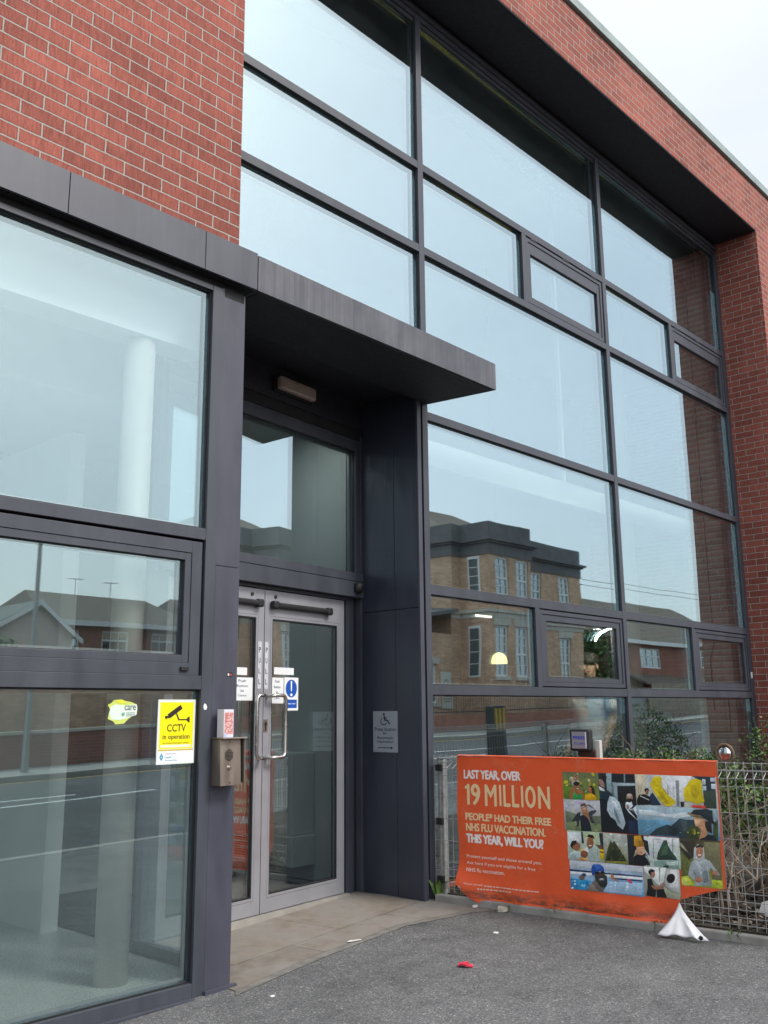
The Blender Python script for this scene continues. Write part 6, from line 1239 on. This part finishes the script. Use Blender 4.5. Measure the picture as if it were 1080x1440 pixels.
for zz in (.4,1.3): mb.hexa([(42.2,-13.10,g(42.2)+zz),(54.6,-13.10,g(54.6)+zz),(54.6,-13.051,g(54.6)+zz),(42.2,-13.051,g(42.2)+zz),(42.2,-13.10,g(42.2)+zz+.08),(54.6,-13.10,g(54.6)+zz+.08),(54.6,-13.051,g(54.6)+zz+.08),(42.2,-13.051,g(42.2)+zz+.08)])
mb.build('rail', M['twig'], t)
# overhead cables
for dz in (0,.28):
    mb = MB(); pts = []
    for k in range(17):
        u = k/16; pts.append((40.6+45*u, -16.2+2.0*u, 7.55+dz+1.6*u-1.1*4*u*(1-u)*.5))
    mb.tube(pts, .012, 4); tag(mb.build('overhead_cable', M['black']), 'thin overhead cable crossing the mirrored sky right of the brick hall', 'cable', 'overhead cables')

# ------------------------------------------------------------------ daylight: bright overcast sky and a veiled sun behind the viewer
SUN_EL, SUN_AZ = math.radians(46), math.radians(162)    # azimuth clockwise from +y
w = bpy.data.worlds.new('World'); sc.world = w; w.use_nodes = True; nt = w.node_tree; nt.nodes.clear()
def N(t, **k):
    n = nt.nodes.new(t)
    for a, b in k.items(): setattr(n, a, b)
    return n
out = N('ShaderNodeOutputWorld'); tc = N('ShaderNodeTexCoord')
sky = N('ShaderNodeTexSky', sky_type='NISHITA', sun_disc=False); sky.sun_elevation = SUN_EL; sky.sun_rotation = SUN_AZ; sky.dust_density = 3; sky.air_density = 1.0
bg1 = N('ShaderNodeBackground'); bg1.inputs[1].default_value = .05; nt.links.new(sky.outputs[0], bg1.inputs[0])
sep = N('ShaderNodeSeparateXYZ'); nt.links.new(tc.outputs['Generated'], sep.inputs[0])
def mathn(op, a, b):
    n = N('ShaderNodeMath', operation=op)
    for i, q in enumerate((a, b)):
        if isinstance(q, (int, float)): n.inputs[i].default_value = q
        else: nt.links.new(q, n.inputs[i])
    return n.outputs[0]
up_ = mathn('MAXIMUM', sep.outputs[2], 0)
grad = mathn('ADD', mathn('MULTIPLY', up_, SKY_Z), SKY_H)                  # overcast: zenith brighter than horizon
side = mathn('ADD', mathn('ADD', mathn('MULTIPLY', sep.outputs[1], -.9*SKY_S), mathn('MULTIPLY', sep.outputs[0], -.25)), 1.0)        # brighter towards the veiled sun
nz = N('ShaderNodeTexNoise'); nz.inputs['Scale'].default_value = 2.6; nz.inputs['Detail'].default_value = 4; nz.inputs['Roughness'].default_value = .5
mp = N('ShaderNodeMapping'); mp.inputs['Scale'].default_value = (1,1,2.2); nt.links.new(tc.outputs['Generated'], mp.inputs[0]); nt.links.new(mp.outputs[0], nz.inputs['Vector'])
mr = N('ShaderNodeMapRange'); nt.links.new(nz.outputs['Fac'], mr.inputs[0])
for i, q in enumerate((.3,.7,.90,1.07)): mr.inputs[i+1].default_value = q
st = mathn('MULTIPLY', mathn('MULTIPLY', grad, side), mr.outputs[0])
cr = N('ShaderNodeMix', data_type='RGBA'); nt.links.new(nz.outputs['Fac'], cr.inputs[0]); cr.inputs[6].default_value = (.90,.955,1.0,1); cr.inputs[7].default_value = (.97,.985,1.0,1)
bg2 = N('ShaderNodeBackground'); nt.links.new(cr.outputs[2], bg2.inputs[0]); nt.links.new(st, bg2.inputs[1])
ad = N('ShaderNodeAddShader'); nt.links.new(bg1.outputs[0], ad.inputs[0]); nt.links.new(bg2.outputs[0], ad.inputs[1]); nt.links.new(ad.outputs[0], out.inputs[0])
sl = bpy.data.lights.new('sun', 'SUN'); sl.energy = SUN_E; sl.angle = math.radians(16); sl.color = (1,.965,.91)
so = bpy.data.objects.new('sun', sl); C.objects.link(so); so.location = (-10,-20,30)
sd_ = Vector((math.sin(SUN_AZ)*math.cos(SUN_EL), math.cos(SUN_AZ)*math.cos(SUN_EL), math.sin(SUN_EL)))
so.rotation_euler = sd_.to_track_quat('Z', 'Y').to_euler()

# ------------------------------------------------------------------ camera and render
cam = bpy.data.cameras.new('camera'); co = bpy.data.objects.new('camera', cam); C.objects.link(co)
yaw, pitch, roll = CAM
fwd = Vector((math.sin(yaw)*math.cos(pitch), math.cos(yaw)*math.cos(pitch), math.sin(pitch))); right = Vector((math.cos(yaw), -math.sin(yaw), 0)); down = fwd.cross(right)
r_ = right*math.cos(roll)+down*math.sin(roll); d_ = down*math.cos(roll)-right*math.sin(roll)
co.matrix_world = Matrix(((r_.x,-d_.x,-fwd.x,0),(r_.y,-d_.y,-fwd.y,0),(r_.z,-d_.z,-fwd.z,1.32),(0,0,0,1)))
cam.sensor_fit = 'VERTICAL'; cam.sensor_height = 36; cam.lens = FOCAL/1440*36; cam.clip_start = .05; cam.clip_end = 2000
sc.camera = co
sc.render.engine = 'CYCLES'; cy = sc.cycles
cy.use_denoising = True; cy.denoiser = 'OPENIMAGEDENOISE'; cy.denoising_input_passes = 'RGB_ALBEDO_NORMAL'
cy.max_bounces = 14; cy.diffuse_bounces = 4; cy.glossy_bounces = 5; cy.transparent_max_bounces = 24; cy.transmission_bounces = 8
cy.caustics_reflective = False; cy.caustics_refractive = False; cy.sample_clamp_indirect = 6
vs = sc.view_settings; vs.view_transform = 'Standard'; vs.look = 'None'; vs.exposure = EXPO; vs.gamma = 1; vs.use_curve_mapping = False
sc.render.film_transparent = False
